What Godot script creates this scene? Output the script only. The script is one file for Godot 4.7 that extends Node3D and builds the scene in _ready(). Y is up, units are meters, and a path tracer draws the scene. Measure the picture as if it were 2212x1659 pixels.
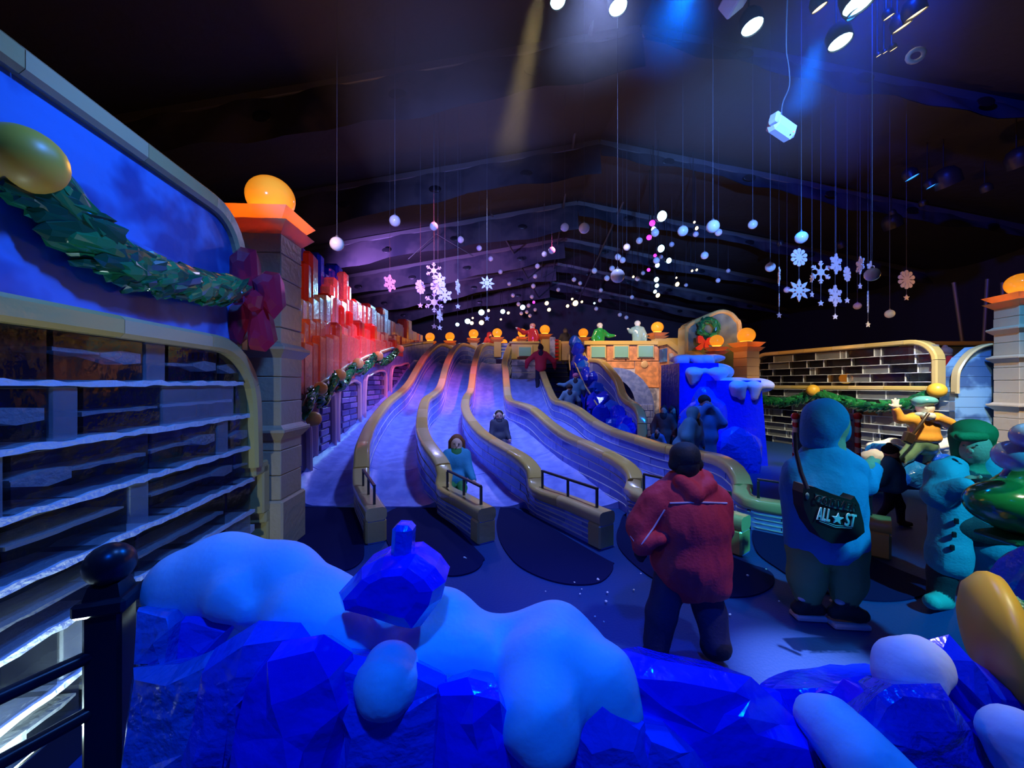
extends Node3D
# ------------------------------------------------------------------ camera numbers (photo 2212 x 1659, lens level at eye height)
const F := 830.0
const CX := 1106.0
const CY := 829.5
const EYE := 1.8
var M := {}
var used := {}
var rng := RandomNumberGenerator.new()
var noise := FastNoiseLite.new()

func P(px: float, py: float, d: float) -> Vector3:
	return Vector3((px - CX) / F * d, EYE - (py - CY) / F * d, -d)
func gd(py: float) -> float:
	return EYE * F / (py - CY)

# ------------------------------------------------------------------ mesh builder
class Mb:
	var v := PackedVector3Array()
	var n := PackedVector3Array()
	var c := PackedColorArray()
	var ix := PackedInt32Array()
	var col := Color.WHITE
	func tri(a: Vector3, b: Vector3, d: Vector3) -> void:   # counter-clockwise from outside
		var nn := (b - a).cross(d - a).normalized()
		var k := v.size()
		v.append(a); v.append(d); v.append(b)
		n.append(nn); n.append(nn); n.append(nn)
		c.append(col); c.append(col); c.append(col)
		ix.append(k); ix.append(k + 1); ix.append(k + 2)
	func quad(a: Vector3, b: Vector3, d: Vector3, e: Vector3) -> void:
		tri(a, b, d); tri(a, d, e)
	func smooth(vs: PackedVector3Array, tris: PackedInt32Array, cols := PackedColorArray()) -> void:  # tris ccw
		var k := v.size()
		var nn := PackedVector3Array(); nn.resize(vs.size())
		for t in range(0, tris.size(), 3):
			var a := tris[t]; var b := tris[t + 1]; var d := tris[t + 2]
			var f := (vs[b] - vs[a]).cross(vs[d] - vs[a])
			nn[a] += f; nn[b] += f; nn[d] += f
			ix.append(k + a); ix.append(k + d); ix.append(k + b)
		for i in vs.size():
			v.append(vs[i]); n.append(nn[i].normalized()); c.append(cols[i] if cols.size() else col)
	func mesh() -> ArrayMesh:
		var a := []; a.resize(Mesh.ARRAY_MAX)
		a[Mesh.ARRAY_VERTEX] = v; a[Mesh.ARRAY_NORMAL] = n; a[Mesh.ARRAY_COLOR] = c; a[Mesh.ARRAY_INDEX] = ix
		var m := ArrayMesh.new()
		m.add_surface_from_arrays(Mesh.PRIMITIVE_TRIANGLES, a)
		return m
	# chamfered box
	func box(o: Vector3, s: Vector3, bs := Basis.IDENTITY, bev := 0.0) -> void:
		var h := s * 0.5
		var e: float = minf(bev, minf(h.x, minf(h.y, h.z)) * 0.9)
		if e <= 0.0:
			var q := []
			for i in 8:
				q.append(o + bs * Vector3(h.x * (1 if i & 1 else -1), h.y * (1 if i & 2 else -1), h.z * (1 if i & 4 else -1)))
			for f in [[0, 2, 3, 1], [4, 5, 7, 6], [0, 1, 5, 4], [2, 6, 7, 3], [0, 4, 6, 2], [1, 3, 7, 5]]:
				quad(q[f[0]], q[f[1]], q[f[2]], q[f[3]])
			return
		var cx := []   # per corner: on x face, y face, z face
		for i in 8:
			var sg := Vector3(1 if i & 1 else -1, 1 if i & 2 else -1, 1 if i & 4 else -1)
			var b0 := Vector3(h.x - e, h.y - e, h.z - e)
			cx.append([o + bs * (sg * Vector3(h.x, b0.y, b0.z)), o + bs * (sg * Vector3(b0.x, h.y, b0.z)), o + bs * (sg * Vector3(b0.x, b0.y, h.z))])
		for f in [[0, 4, 6, 2, 0], [1, 3, 7, 5, 0], [0, 1, 5, 4, 1], [2, 6, 7, 3, 1], [0, 2, 3, 1, 2], [4, 5, 7, 6, 2]]:
			quad(cx[f[0]][f[4]], cx[f[1]][f[4]], cx[f[2]][f[4]], cx[f[3]][f[4]])
		for ed in [[0, 1, 1, 2], [2, 3, 1, 2], [4, 5, 1, 2], [6, 7, 1, 2], [0, 2, 0, 2], [1, 3, 0, 2], [4, 6, 0, 2], [5, 7, 0, 2], [0, 4, 0, 1], [1, 5, 0, 1], [2, 6, 0, 1], [3, 7, 0, 1]]:
			oquad(cx[ed[0]][ed[2]], cx[ed[1]][ed[2]], cx[ed[1]][ed[3]], cx[ed[0]][ed[3]], o)
		for i in 8:
			otri(cx[i][0], cx[i][1], cx[i][2], o)
	func otri(a: Vector3, b: Vector3, d: Vector3, o: Vector3) -> void:
		if (b - a).cross(d - a).dot((a + b + d) / 3.0 - o) < 0.0: tri(a, d, b)
		else: tri(a, b, d)
	func oquad(a: Vector3, b: Vector3, d: Vector3, e: Vector3, o: Vector3) -> void:
		otri(a, b, d, o); otri(a, d, e, o)
	func grid(rows: Array, wrap_u := false, cols := PackedColorArray()) -> void:   # rows of PackedVector3Array
		var w: int = rows[0].size()
		var vs := PackedVector3Array()
		for r in rows: vs.append_array(r)
		var t := PackedInt32Array()
		for j in rows.size() - 1:
			for i in (w if wrap_u else w - 1):
				var a := j * w + i; var b := j * w + (i + 1) % w
				t.append(a); t.append(b); t.append(b + w); t.append(a); t.append(b + w); t.append(a + w)
		smooth(vs, t, cols)
	func tube(pts: Array, rad, sides := 8, cap := true) -> void:
		var rows := []
		var T0: Vector3 = (pts[1] - pts[0]).normalized()
		var up := Vector3.UP if absf(T0.y) < 0.9 else Vector3.RIGHT
		var s := T0.cross(up).normalized()
		for i in pts.size():
			var T: Vector3 = (pts[mini(i + 1, pts.size() - 1)] - pts[maxi(i - 1, 0)]).normalized()
			s = (s - T * s.dot(T)).normalized()
			var u := T.cross(s)
			var r: float = rad[i] if rad is Array else rad
			var row := PackedVector3Array()
			for k in sides:
				var a := TAU * k / sides
				row.append(pts[i] + (s * cos(a) + u * sin(a)) * r)
			rows.append(row)
		grid(rows, true)
		if cap:
			for e in [0, rows.size() - 1]:
				for k in range(1, sides - 1):
					if e == 0: tri(rows[0][0], rows[0][k + 1], rows[0][k])
					else: tri(rows[e][0], rows[e][k], rows[e][k + 1])
	func lathe(prof: Array, seg := 20, xf := Transform3D.IDENTITY, soft := true) -> void:   # prof: Vector2(r, y) bottom to top
		var rows := []
		for p in prof:
			var row := PackedVector3Array()
			for k in seg:
				var a := -TAU * k / seg
				row.append(xf * Vector3(cos(a) * p.x, p.y, sin(a) * p.x))
			rows.append(row)
		if soft:
			grid(rows, true)
		else:
			for j in rows.size() - 1: grid([rows[j], rows[j + 1]], true)
	func prism(poly: PackedVector2Array, depth: float, xf := Transform3D.IDENTITY) -> void:   # z from 0 to -depth, front face +z
		var pl := poly
		if Geometry2D.is_polygon_clockwise(pl): pl.reverse()
		var t := Geometry2D.triangulate_polygon(pl)
		for i in range(0, t.size(), 3):
			var a := pl[t[i]]; var b := pl[t[i + 1]]; var d := pl[t[i + 2]]
			if (b - a).cross(d - a) < 0.0:
				var x := b; b = d; d = x
			tri(xf * Vector3(a.x, a.y, 0), xf * Vector3(b.x, b.y, 0), xf * Vector3(d.x, d.y, 0))
			tri(xf * Vector3(a.x, a.y, -depth), xf * Vector3(d.x, d.y, -depth), xf * Vector3(b.x, b.y, -depth))
		for i in pl.size():
			var a := pl[i]; var b := pl[(i + 1) % pl.size()]
			quad(xf * Vector3(a.x, a.y, -depth), xf * Vector3(b.x, b.y, -depth), xf * Vector3(b.x, b.y, 0), xf * Vector3(a.x, a.y, 0))
	func ball(o: Vector3, r: Vector3, seg := 20, bs := Basis.IDENTITY) -> void:
		var prof := []
		for i in seg / 2 + 1:
			var a := -PI / 2 + PI * i / (seg / 2)
			prof.append(Vector2(maxf(cos(a), 0.0005), sin(a)))
		lathe(prof, seg, Transform3D(bs * Basis.from_scale(r), o))
	# swept section (Vector2 lateral, up) along pts; tilt: up follows the slope
	func sweep(pts: Array, sec: Array, tilt := true, crisp := true, cap := true) -> void:
		var rows := []
		for i in pts.size():
			var T: Vector3 = (pts[mini(i + 1, pts.size() - 1)] - pts[maxi(i - 1, 0)]).normalized()
			var fl := Vector3(T.x, 0, T.z).normalized()
			var lat := fl.cross(Vector3.UP)
			var up := lat.cross(T).normalized() if tilt else Vector3.UP
			var row := PackedVector3Array()
			for s in sec: row.append(pts[i] + lat * s.x + up * s.y)
			rows.append(row)
		var m: int = sec.size()
		if crisp:
			for k in m:
				var strip := []
				for r in rows: strip.append(PackedVector3Array([r[(k + 1) % m], r[k]]))
				grid(strip)
		else:
			for j in rows.size(): rows[j].reverse()
			grid(rows, true)
			for j in rows.size(): rows[j].reverse()
		if cap:
			var e: int = rows.size() - 1
			var c0 := Vector3.ZERO; var c1 := Vector3.ZERO
			for k in m: c0 += rows[0][k] / m; c1 += rows[e][k] / m
			for k in m:
				tri(c0, rows[0][k], rows[0][(k + 1) % m]); tri(c1, rows[e][(k + 1) % m], rows[e][k])
	# faceted ice rock: convex body cut by random planes
	func rock(o: Vector3, s: Vector3, seed: int, planes := 14, sub := 14, round := 0.03, bs := Basis.IDENTITY) -> void:
		var g := RandomNumberGenerator.new(); g.seed = seed
		var pn := []
		for i in planes:
			var u := Vector3(g.randfn(), g.randfn(), g.randfn()).normalized()
			pn.append([u, g.randf_range(0.62, 0.86)])
		var rows := []
		for j in sub + 1:
			var row := PackedVector3Array()
			for i in sub * 2:
				var a := -PI / 2 + PI * j / sub; var b := -TAU * i / (sub * 2)
				var dir := Vector3(cos(a) * cos(b), sin(a), cos(a) * sin(b))
				var acc := 1.12
				for q in pn:
					var dd: float = dir.dot(q[0])
					if dd > 0.05:
						var x: float = q[1] / dd
						var h := maxf(round - absf(acc - x), 0.0) / maxf(round, 0.0001)
						acc = minf(acc, x) - h * h * round * 0.25
				row.append(o + bs * (dir * acc * s))
			rows.append(row)
		var w := sub * 2
		for j in sub:
			for i in w:
				var a: Vector3 = rows[j][i]; var b: Vector3 = rows[j][(i + 1) % w]; var d: Vector3 = rows[j + 1][(i + 1) % w]; var e: Vector3 = rows[j + 1][i]
				if j > 0: tri(a, b, d)
				if j < sub - 1: tri(a, d, e)

# ------------------------------------------------------------------ smooth bodies: signed distance on a grid, meshed as surface nets
class Sdf:
	var lo := Vector3.ZERO
	var nx := 0
	var ny := 0
	var nz := 0
	var cell := 0.02
	var f := PackedFloat32Array()
	var id := PackedInt32Array()
	var floor_y := -1e9
	var floors := []       # [Plane]: keep what lies below each plane
	# prim: [0, a, b, ra, rb, colour, k]  tapered capsule   |  [1, centre, radii, Basis, 0, colour, k]  ellipsoid
	func build(prims: Array, cs: float) -> void:
		cell = cs
		var hi := Vector3(-1e9, -1e9, -1e9); lo = Vector3(1e9, 1e9, 1e9)
		var bx := []
		for p in prims:
			var a: Vector3; var b: Vector3
			if p[0] == 0:
				var ra := Vector3.ONE * float(p[3]); var rb := Vector3.ONE * float(p[4])
				a = (p[1] - ra).min(p[2] - rb); b = (p[1] + ra).max(p[2] + rb)
			else:
				var m: Basis = p[3]; var r: Vector3 = p[2]
				var e := Vector3(absf(m.x.x) * r.x + absf(m.y.x) * r.y + absf(m.z.x) * r.z, absf(m.x.y) * r.x + absf(m.y.y) * r.y + absf(m.z.y) * r.z, absf(m.x.z) * r.x + absf(m.y.z) * r.y + absf(m.z.z) * r.z)
				a = p[1] - e; b = p[1] + e
			var pad: float = cs * 2.5 + float(p[6])
			a -= Vector3.ONE * pad; b += Vector3.ONE * pad
			bx.append([a, b]); lo = lo.min(a); hi = hi.max(b)
		nx = int((hi.x - lo.x) / cs) + 2; ny = int((hi.y - lo.y) / cs) + 2; nz = int((hi.z - lo.z) / cs) + 2
		f.resize(nx * ny * nz); f.fill(10.0)
		id.resize(nx * ny * nz); id.fill(0)
		for q in prims.size():
			var p: Array = prims[q]
			var a: Vector3 = (bx[q][0] - lo) / cs; var b: Vector3 = (bx[q][1] - lo) / cs
			var k: float = p[6]; var col: int = p[5]
			var cap: bool = p[0] == 0
			var A: Vector3 = p[1]; var B := Vector3.ZERO; var ra := 0.0; var dr := 0.0; var AB := Vector3.ZERO; var l2 := 1.0
			var inv := Basis.IDENTITY; var r := Vector3.ONE
			if cap:
				B = p[2]; ra = p[3]; dr = float(p[4]) - ra; AB = B - A; l2 = maxf(AB.length_squared(), 1e-9)
			else:
				inv = (p[3] as Basis).transposed(); r = p[2]
			var r2 := r * r
			for z in range(maxi(0, int(a.z)), mini(nz, int(b.z) + 1)):
				for y in range(maxi(0, int(a.y)), mini(ny, int(b.y) + 1)):
					var at := (z * ny + y) * nx
					for x in range(maxi(0, int(a.x)), mini(nx, int(b.x) + 1)):
						var w := lo + Vector3(x, y, z) * cs - A
						var d: float
						if cap:
							var t := clampf(w.dot(AB) / l2, 0.0, 1.0)
							d = (w - AB * t).length() - ra - dr * t
						else:
							w = inv * w
							var k0 := (w / r).length(); var k1 := (w / r2).length()
							d = k0 * (k0 - 1.0) / k1 if k1 > 1e-6 else -r.x
						var o := f[at + x]
						if d < o: id[at + x] = col
						var h := maxf(k - absf(d - o), 0.0) / k if k > 0.0 else 0.0
						f[at + x] = minf(d, o) - h * h * k * 0.25
		for pl in floors:
			var i := 0
			for z in nz:
				for y in ny:
					for x in nx:
						var dd: float = (pl as Plane).distance_to(lo + Vector3(x, y, z) * cs)
						if dd > f[i]: f[i] = dd
						i += 1
	func at(w: Vector3) -> float:
		var g := (w - lo) / cell
		var x := int(g.x); var y := int(g.y); var z := int(g.z)
		if g.x < 0 or g.y < 0 or g.z < 0 or x >= nx - 1 or y >= ny - 1 or z >= nz - 1: return cell * 2.0
		var t := g - Vector3(x, y, z)
		var i := (z * ny + y) * nx + x
		var s := nx * ny
		var c0 := lerpf(lerpf(f[i], f[i + 1], t.x), lerpf(f[i + nx], f[i + nx + 1], t.x), t.y)
		var c1 := lerpf(lerpf(f[i + s], f[i + s + 1], t.x), lerpf(f[i + s + nx], f[i + s + nx + 1], t.x), t.y)
		return lerpf(c0, c1, t.z)
	func hit(o: Vector3, dir: Vector3, far: float) -> Vector3:   # first point of the surface along a ray
		var t := 0.5
		while t < far:
			var d := at(o + dir * t)
			if d <= 0.0: return o + dir * t
			t += maxf(minf(d, 0.05) * 0.6, 0.003)
		return o + dir * far
	func into(mb, colors: Array, wrinkle := 0.0, nz_ = null, squash := 1.0) -> void:
		var cid := PackedInt32Array(); cid.resize(nx * ny * nz); cid.fill(-1)
		var vs := PackedVector3Array(); var cs := PackedColorArray(); var t := PackedInt32Array()
		var sx := 1; var sy := nx; var sz := nx * ny
		var off := [0, sx, sy, sx + sy, sz, sx + sz, sy + sz, sx + sy + sz]
		var ed := [[0, 1], [2, 3], [4, 5], [6, 7], [0, 2], [1, 3], [4, 6], [5, 7], [0, 4], [1, 5], [2, 6], [3, 7]]
		var cp := []
		for i in 8: cp.append(Vector3(i & 1, (i >> 1) & 1, (i >> 2) & 1))
		for z in nz - 1:
			for y in ny - 1:
				var i := (z * ny + y) * nx
				for x in nx - 1:
					var b := f[i]
					if b > cell * 2.0 or b < -cell * 2.0:
						i += 1; continue
					var ins := 0
					for q in 8:
						if f[i + off[q]] < 0.0: ins += 1
					if ins > 0 and ins < 8:
						var s := Vector3.ZERO; var c := 0
						for e in ed:
							var fa := f[i + off[e[0]]]; var fb := f[i + off[e[1]]]
							if (fa < 0.0) != (fb < 0.0):
								s += (cp[e[0]] as Vector3).lerp(cp[e[1]], fa / (fa - fb)); c += 1
						cid[i] = vs.size()
						vs.append(lo + (Vector3(x, y, z) + s / c) * cell)
						cs.append(colors[id[i]])
					i += 1
		for z in range(1, nz - 1):
			for y in range(1, ny - 1):
				var i := (z * ny + y) * nx
				for x in nx - 1:
					var j := i + x
					if cid[j] < 0 and absf(f[j]) > cell * 2.0: continue
					var neg := f[j] < 0.0
					if x > 0:
						if neg != (f[j + sx] < 0.0): face(t, cid[j], cid[j - sy], cid[j - sy - sz], cid[j - sz], neg)
						if neg != (f[j + sy] < 0.0): face(t, cid[j], cid[j - sz], cid[j - sz - sx], cid[j - sx], neg)
						if neg != (f[j + sz] < 0.0): face(t, cid[j], cid[j - sx], cid[j - sx - sy], cid[j - sy], neg)
		if wrinkle > 0.0 and nz_ != null:
			for i in vs.size():
				var p := vs[i]
				var g := Vector3(at(p + Vector3(cell, 0, 0)) - at(p - Vector3(cell, 0, 0)), at(p + Vector3(0, cell, 0)) - at(p - Vector3(0, cell, 0)), at(p + Vector3(0, 0, cell)) - at(p - Vector3(0, 0, cell)))
				if g.length() > 1e-6: vs[i] = p + g.normalized() * nz_.get_noise_3d(p.x, p.y * squash, p.z) * wrinkle
		mb.smooth(vs, t, cs)
	func face(t: PackedInt32Array, a: int, b: int, c: int, d: int, flip: bool) -> void:
		if a < 0 or b < 0 or c < 0 or d < 0: return
		if flip: t.append_array(PackedInt32Array([a, b, c, a, c, d]))
		else: t.append_array(PackedInt32Array([a, c, b, a, d, c]))

# ------------------------------------------------------------------ nodes
func numbered(n: String) -> String:
	var k: int = used.get(n, 0)
	used[n] = k + 1
	return n if k == 0 else "%s_%03d" % [n, k]
func obj(called: String, mb, m: Material, parent: Node = self) -> MeshInstance3D:
	var o := MeshInstance3D.new()
	o.name = numbered(called) if parent == self else called
	o.mesh = mb if mb is Mesh else mb.mesh()
	o.material_override = m
	parent.add_child(o, true)
	return o
func tag(o: Node, label: String, category := "", group := "", kind := "") -> Node:
	o.set_meta("label", label)
	if category: o.set_meta("category", category)
	if group: o.set_meta("group", group)
	if kind: o.set_meta("kind", kind)
	return o
func thing(called: String, label: String, category: String, group := "", at := Vector3.ZERO, kind := "") -> Node3D:
	var o := Node3D.new()
	o.name = numbered(called)
	add_child(o)
	o.position = at
	tag(o, label, category, group, kind)
	return o
func lin(r: float, g: float, b: float) -> Color:
	return Color(r, g, b).linear_to_srgb()
func spot(at: Vector3, to: Vector3, col: Color, e: float, ang: float, size := 0.12, att := 1.0) -> SpotLight3D:
	var l := SpotLight3D.new()
	l.light_color = col.linear_to_srgb(); l.light_energy = e; l.spot_angle = ang; l.light_size = size
	l.spot_range = 60.0; l.spot_attenuation = 2.0; l.spot_angle_attenuation = att; l.shadow_enabled = true
	l.name = numbered("stage_or_fill_spot")
	add_child(l)
	l.look_at_from_position(at, to, Vector3.UP if absf((to - at).normalized().y) < 0.98 else Vector3.RIGHT)
	return l
func omni(at: Vector3, col: Color, e: float, size := 0.1) -> OmniLight3D:
	var l := OmniLight3D.new()
	l.light_color = col.linear_to_srgb(); l.light_energy = e; l.light_size = size
	l.omni_range = 60.0; l.omni_attenuation = 2.0; l.shadow_enabled = true
	l.name = numbered("lamp_or_fill_glow"); l.position = at
	add_child(l)
	return l

func noise_tex(freq: float, seed: int, ramp: Gradient = null, size := 512, octaves := 4, type := FastNoiseLite.TYPE_SIMPLEX_SMOOTH) -> NoiseTexture2D:
	var fn := FastNoiseLite.new(); fn.seed = seed; fn.frequency = freq; fn.noise_type = type; fn.fractal_octaves = octaves
	var t := NoiseTexture2D.new(); t.width = size; t.height = size; t.seamless = true; t.noise = fn
	if ramp: t.color_ramp = ramp
	return t
func ramp2(a: Color, b: Color, p0 := 0.3, p1 := 0.7) -> Gradient:
	var g := Gradient.new(); g.offsets = PackedFloat32Array([p0, p1]); g.colors = PackedColorArray([a, b]); return g

func mat(c: Color, rough := 0.5, opt := {}) -> StandardMaterial3D:
	var m := StandardMaterial3D.new()
	m.albedo_color = c.linear_to_srgb(); m.roughness = rough; m.metallic = opt.get("metal", 0.0)
	m.metallic_specular = opt.get("spec", 0.5)
	if opt.has("alpha"):
		m.transparency = BaseMaterial3D.TRANSPARENCY_ALPHA; m.albedo_color.a = opt.alpha
	if opt.has("sss"):
		m.subsurf_scatter_enabled = true; m.subsurf_scatter_strength = opt.sss
	if opt.has("back"):
		m.backlight_enabled = true; m.backlight = (opt.back as Color).linear_to_srgb()
	if opt.has("coat"):
		m.clearcoat_enabled = true; m.clearcoat = opt.coat; m.clearcoat_roughness = 0.1
	if opt.has("emit"):
		m.emission_enabled = true; m.emission = (opt.emit as Color).linear_to_srgb(); m.emission_energy_multiplier = opt.get("emit_e", 1.0)
	if opt.has("rim"):
		m.rim_enabled = true; m.rim = opt.rim; m.rim_tint = 0.5
	if opt.has("tex"):
		m.albedo_texture = opt.tex; m.uv1_triplanar = true; m.uv1_world_triplanar = true; m.uv1_scale = Vector3.ONE * opt.get("scale", 1.0)
	if opt.has("bump"):
		m.heightmap_enabled = true; m.heightmap_texture = opt.bump; m.heightmap_scale = opt.get("bump_cm", 1.0)
		m.uv1_triplanar = true; m.uv1_world_triplanar = true; m.uv1_scale = opt.get("scale3", Vector3.ONE * opt.get("scale", 1.0))
	if opt.get("vc", false):
		m.vertex_color_use_as_albedo = true
	return m

func spline(pts: Array, n := 6) -> Array:   # Catmull-Rom through the points
	var out := []
	for i in pts.size() - 1:
		var a: Vector3 = pts[maxi(i - 1, 0)]; var b: Vector3 = pts[i]; var c: Vector3 = pts[i + 1]; var d: Vector3 = pts[mini(i + 2, pts.size() - 1)]
		for k in n: out.append(b.cubic_interpolate(c, a, d, float(k) / n))
	out.append(pts[-1])
	return out
func ring_spline(pts: Array, n := 6) -> Array:   # the same, closed
	var out := []; var m := pts.size()
	for i in m:
		for k in n: out.append((pts[i] as Vector3).cubic_interpolate(pts[(i + 1) % m], pts[(i + m - 1) % m], pts[(i + 2) % m], float(k) / n))
	return out
func at_len(pts: Array, s: float) -> Vector3:
	var acc := 0.0
	for i in pts.size() - 1:
		var l: float = pts[i].distance_to(pts[i + 1])
		if acc + l >= s and l > 0.0: return pts[i].lerp(pts[i + 1], (s - acc) / l)
		acc += l
	return pts[-1]
func length_of(pts: Array) -> float:
	var acc := 0.0
	for i in pts.size() - 1: acc += pts[i].distance_to(pts[i + 1])
	return acc
func cut(pts: Array, s0: float, s1: float, n := 4) -> Array:
	var o := []
	for i in n + 1: o.append(at_len(pts, lerpf(s0, s1, float(i) / n)))
	return o
func rrect(w: float, h: float, r: float, seg := 4) -> PackedVector2Array:   # rounded rectangle, centred
	var o := PackedVector2Array()
	for q in 4:
		var c := Vector2((w / 2 - r) * (1 if q == 0 or q == 3 else -1), (h / 2 - r) * (1 if q < 2 else -1))
		for i in seg + 1:
			var a := PI / 2 * q + PI / 2 * i / seg
			o.append(c + Vector2(cos(a), sin(a)) * r)
	return o

# ------------------------------------------------------------------ scene
func _ready() -> void:
	rng.seed = 7
	noise.seed = 3; noise.frequency = 9.0; noise.fractal_octaves = 3
	var cam := Camera3D.new()
	cam.name = "camera"; cam.position = Vector3(0, EYE, 0); cam.fov = rad_to_deg(2.0 * atan(CY / F)); cam.near = 0.05; cam.far = 120.0
	cam.current = true
	add_child(cam)
	var we := WorldEnvironment.new(); we.name = "world"
	var env := Environment.new()
	env.background_mode = Environment.BG_COLOR; env.background_color = Color(0.002, 0.002, 0.004)
	env.tonemap_mode = Environment.TONE_MAPPER_LINEAR; env.tonemap_exposure = 1.0
	env.sdfgi_enabled = true; env.ssao_enabled = true; env.ssil_enabled = true
	we.environment = env
	add_child(we)
	env.volumetric_fog_enabled = true; env.volumetric_fog_density = 0.0
	lights()
	materials()
	room()
	left_wall()
	slides()
	arcade_wall()
	crystal_wall()
	platform()
	right_side()
	foreground()
	people()
	sculptures()
	hanging()
	lamps()
	haze()

func haze() -> void:
	var fv := FogVolume.new(); fv.name = "haze"; fv.shape = RenderingServer.FOG_VOLUME_SHAPE_BOX; fv.size = Vector3(10.0, 2.8, 4.6)
	fv.position = Vector3(2.1, 7.4, -5.8)
	var fm := FogMaterial.new(); fm.density = 0.07; fm.albedo = Color(0.9, 0.9, 0.9)
	fv.material = fm; fv.set_meta("label", "thin haze of breath and fog below the tent roof"); fv.set_meta("category", "haze"); fv.set_meta("kind", "stuff")
	add_child(fv)

func lights() -> void:
	var blue := Color(0.0, 0.14, 1.0)
	var hall := Color(0.32, 0.42, 1.0)
	# blue stage lamps over the near corner
	spot(Vector3(2.6, 7.6, -5.8), Vector3(-0.3, 0.8, -1.5), blue, 62.0, 22.0, 0.15)
	spot(Vector3(4.9, 7.4, -5.5), Vector3(1.7, 0.5, -1.5), blue, 56.0, 20.0, 0.15)
	spot(Vector3(-0.2, 4.7, -2.0), Vector3(-2.5, 2.1, -2.6), Color(0.06, 0.24, 1.0), 14.0, 34.0, 0.15)
	# bluish white lamps of the hall over the slides
	spot(Vector3(1.2, 7.3, -4.6), Vector3(0.4, 0.2, -6.5), hall, 46.0, 31.0, 0.2)
	spot(Vector3(-0.5, 7.3, -9.0), Vector3(-0.9, 1.0, -10.5), hall, 50.0, 40.0, 0.2)
	spot(Vector3(-1.8, 8.0, -13.5), Vector3(-2.4, 1.2, -9.8), Color(0.36, 0.36, 1.0), 36.0, 30.0, 0.2)
	# red and purple lamps for the crystal wall and the tops of the slides
	spot(Vector3(-0.6, 7.0, -9.0), Vector3(-4.4, 3.2, -10.6), Color(1.0, 0.10, 0.12), 34.0, 20.0, 0.15)
	spot(Vector3(2.2, 6.6, -10.5), Vector3(-1.9, 2.2, -12.5), Color(1.0, 0.08, 0.28), 60.0, 20.0, 0.15)
	spot(Vector3(-3.0, 5.2, -15.5), Vector3(-4.6, 3.4, -11.0), Color(0.25, 0.65, 1.0), 20.0, 22.0, 0.1)
	spot(Vector3(-7.5, 4.6, -13.0), Vector3(-4.0, 7.6, -22.5), Color(0.42, 0.20, 0.9), 240.0, 34.0, 0.3)
	spot(Vector3(-3.6, 3.9, -7.0), Vector3(-1.3, 5.0, -13.0), Color(0.45, 0.10, 1.0), 26.0, 20.0, 0.3)
	spot(Vector3(0.3, 7.0, 1.6), Vector3(0.1, 0.4, -1.3), Color(0.0, 0.10, 1.0), 44.0, 22.0, 0.2)  # blue fill added above the camera to brighten the bank fronts
	spot(Vector3(2.4, 4.6, -6.6), Vector3(-3.9, 1.7, -9.8), Color(0.42, 0.34, 1.0), 34.0, 17.0, 0.15)  # side fill added to brighten the upright arched wall
	# added fill spots without fixtures, behind the camera, brightening the hanging ornaments
	spot(Vector3(2.4, 3.9, 1.5), Vector3(4.6, 5.9, -9.0), Color(0.12, 0.32, 1.0), 280.0, 17.0, 0.2)
	spot(Vector3(-0.6, 3.9, 1.5), Vector3(-1.2, 5.9, -9.0), Color(0.18, 0.28, 1.0), 170.0, 15.0, 0.2)
	spot(Vector3(6.0, 3.3, 0.5), Vector3(7.4, 4.6, -9.2), Color(0.14, 0.32, 1.0), 130.0, 11.0, 0.15)
	spot(Vector3(-1.4, 3.4, 1.0), Vector3(-2.5, 4.1, -5.6), Color(0.08, 0.32, 1.0), 80.0, 6.0, 0.1)
	# warm lamps on the side wall, the bridge and the figures
	spot(Vector3(6.6, 5.6, -4.4), Vector3(8.0, 1.3, -8.0), Color(1.0, 0.82, 0.50), 84.0, 30.0, 0.12)
	spot(Vector3(2.0, 6.8, -8.2), Vector3(4.0, 2.7, -13.5), Color(1.0, 0.66, 0.38), 80.0, 20.0, 0.12)
	spot(Vector3(0.0, 7.0, -11.5), Vector3(0.8, 3.3, -17.0), Color(1.0, 0.75, 0.5), 15.0, 26.0, 0.12)
	spot(Vector3(4.4, 6.8, -5.5), Vector3(4.6, 0.8, -8.6), blue, 70.0, 20.0, 0.12)
	spot(Vector3(7.0, 6.8, -4.5), Vector3(10.3, 1.6, -8.3), Color(0.05, 0.35, 1.0), 70.0, 18.0, 0.12)
	spot(Vector3(4.4, 7.9, -4.4), Vector3(8.0, 7.6, -9.5), Color(0.0, 0.04, 1.0), 70.0, 34.0, 0.15)
	# warm profile lamp that shines down the hall through the haze
	spot(Vector3(0.40, 7.35, -5.4), Vector3(-0.75, 5.7, -12.0), Color(1.0, 0.74, 0.34), 46.0, 9.0, 0.12)
	# teal lamp on the people by the slide ends and a white pool on the floor
	spot(Vector3(4.6, 5.6, 1.2), Vector3(3.1, 0.7, -3.1), Color(0.04, 0.55, 0.72), 84.0, 12.0, 0.15)
	spot(Vector3(3.6, 6.5, -0.4), Vector3(2.25, 0.7, -1.85), Color(0.8, 0.78, 0.55), 34.0, 7.0, 0.1)  # narrow fill added to brighten the yellow disc
	spot(Vector3(3.0, 6.8, -0.8), Vector3(1.25, 0.9, -2.65), Color(0.6, 0.5, 0.8), 22.0, 9.0, 0.15)
	spot(Vector3(2.6, 7.0, -3.0), Vector3(1.88, 0.0, -2.3), Color(0.85, 0.72, 1.0), 170.0, 5.0, 0.05)
	# lamp lying behind the fence at the foot of the near wall
	omni(W(2.6, 0.17, 0.14), Color(0.75, 1.0, 0.95), 1.0, 0.05)
	# weak added fill without a fixture, high in the tent, to reveal the cloth
	omni(Vector3(0.5, 6.6, -13.0), Color(0.34, 0.28, 0.6), 2.0, 0.3)

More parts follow.
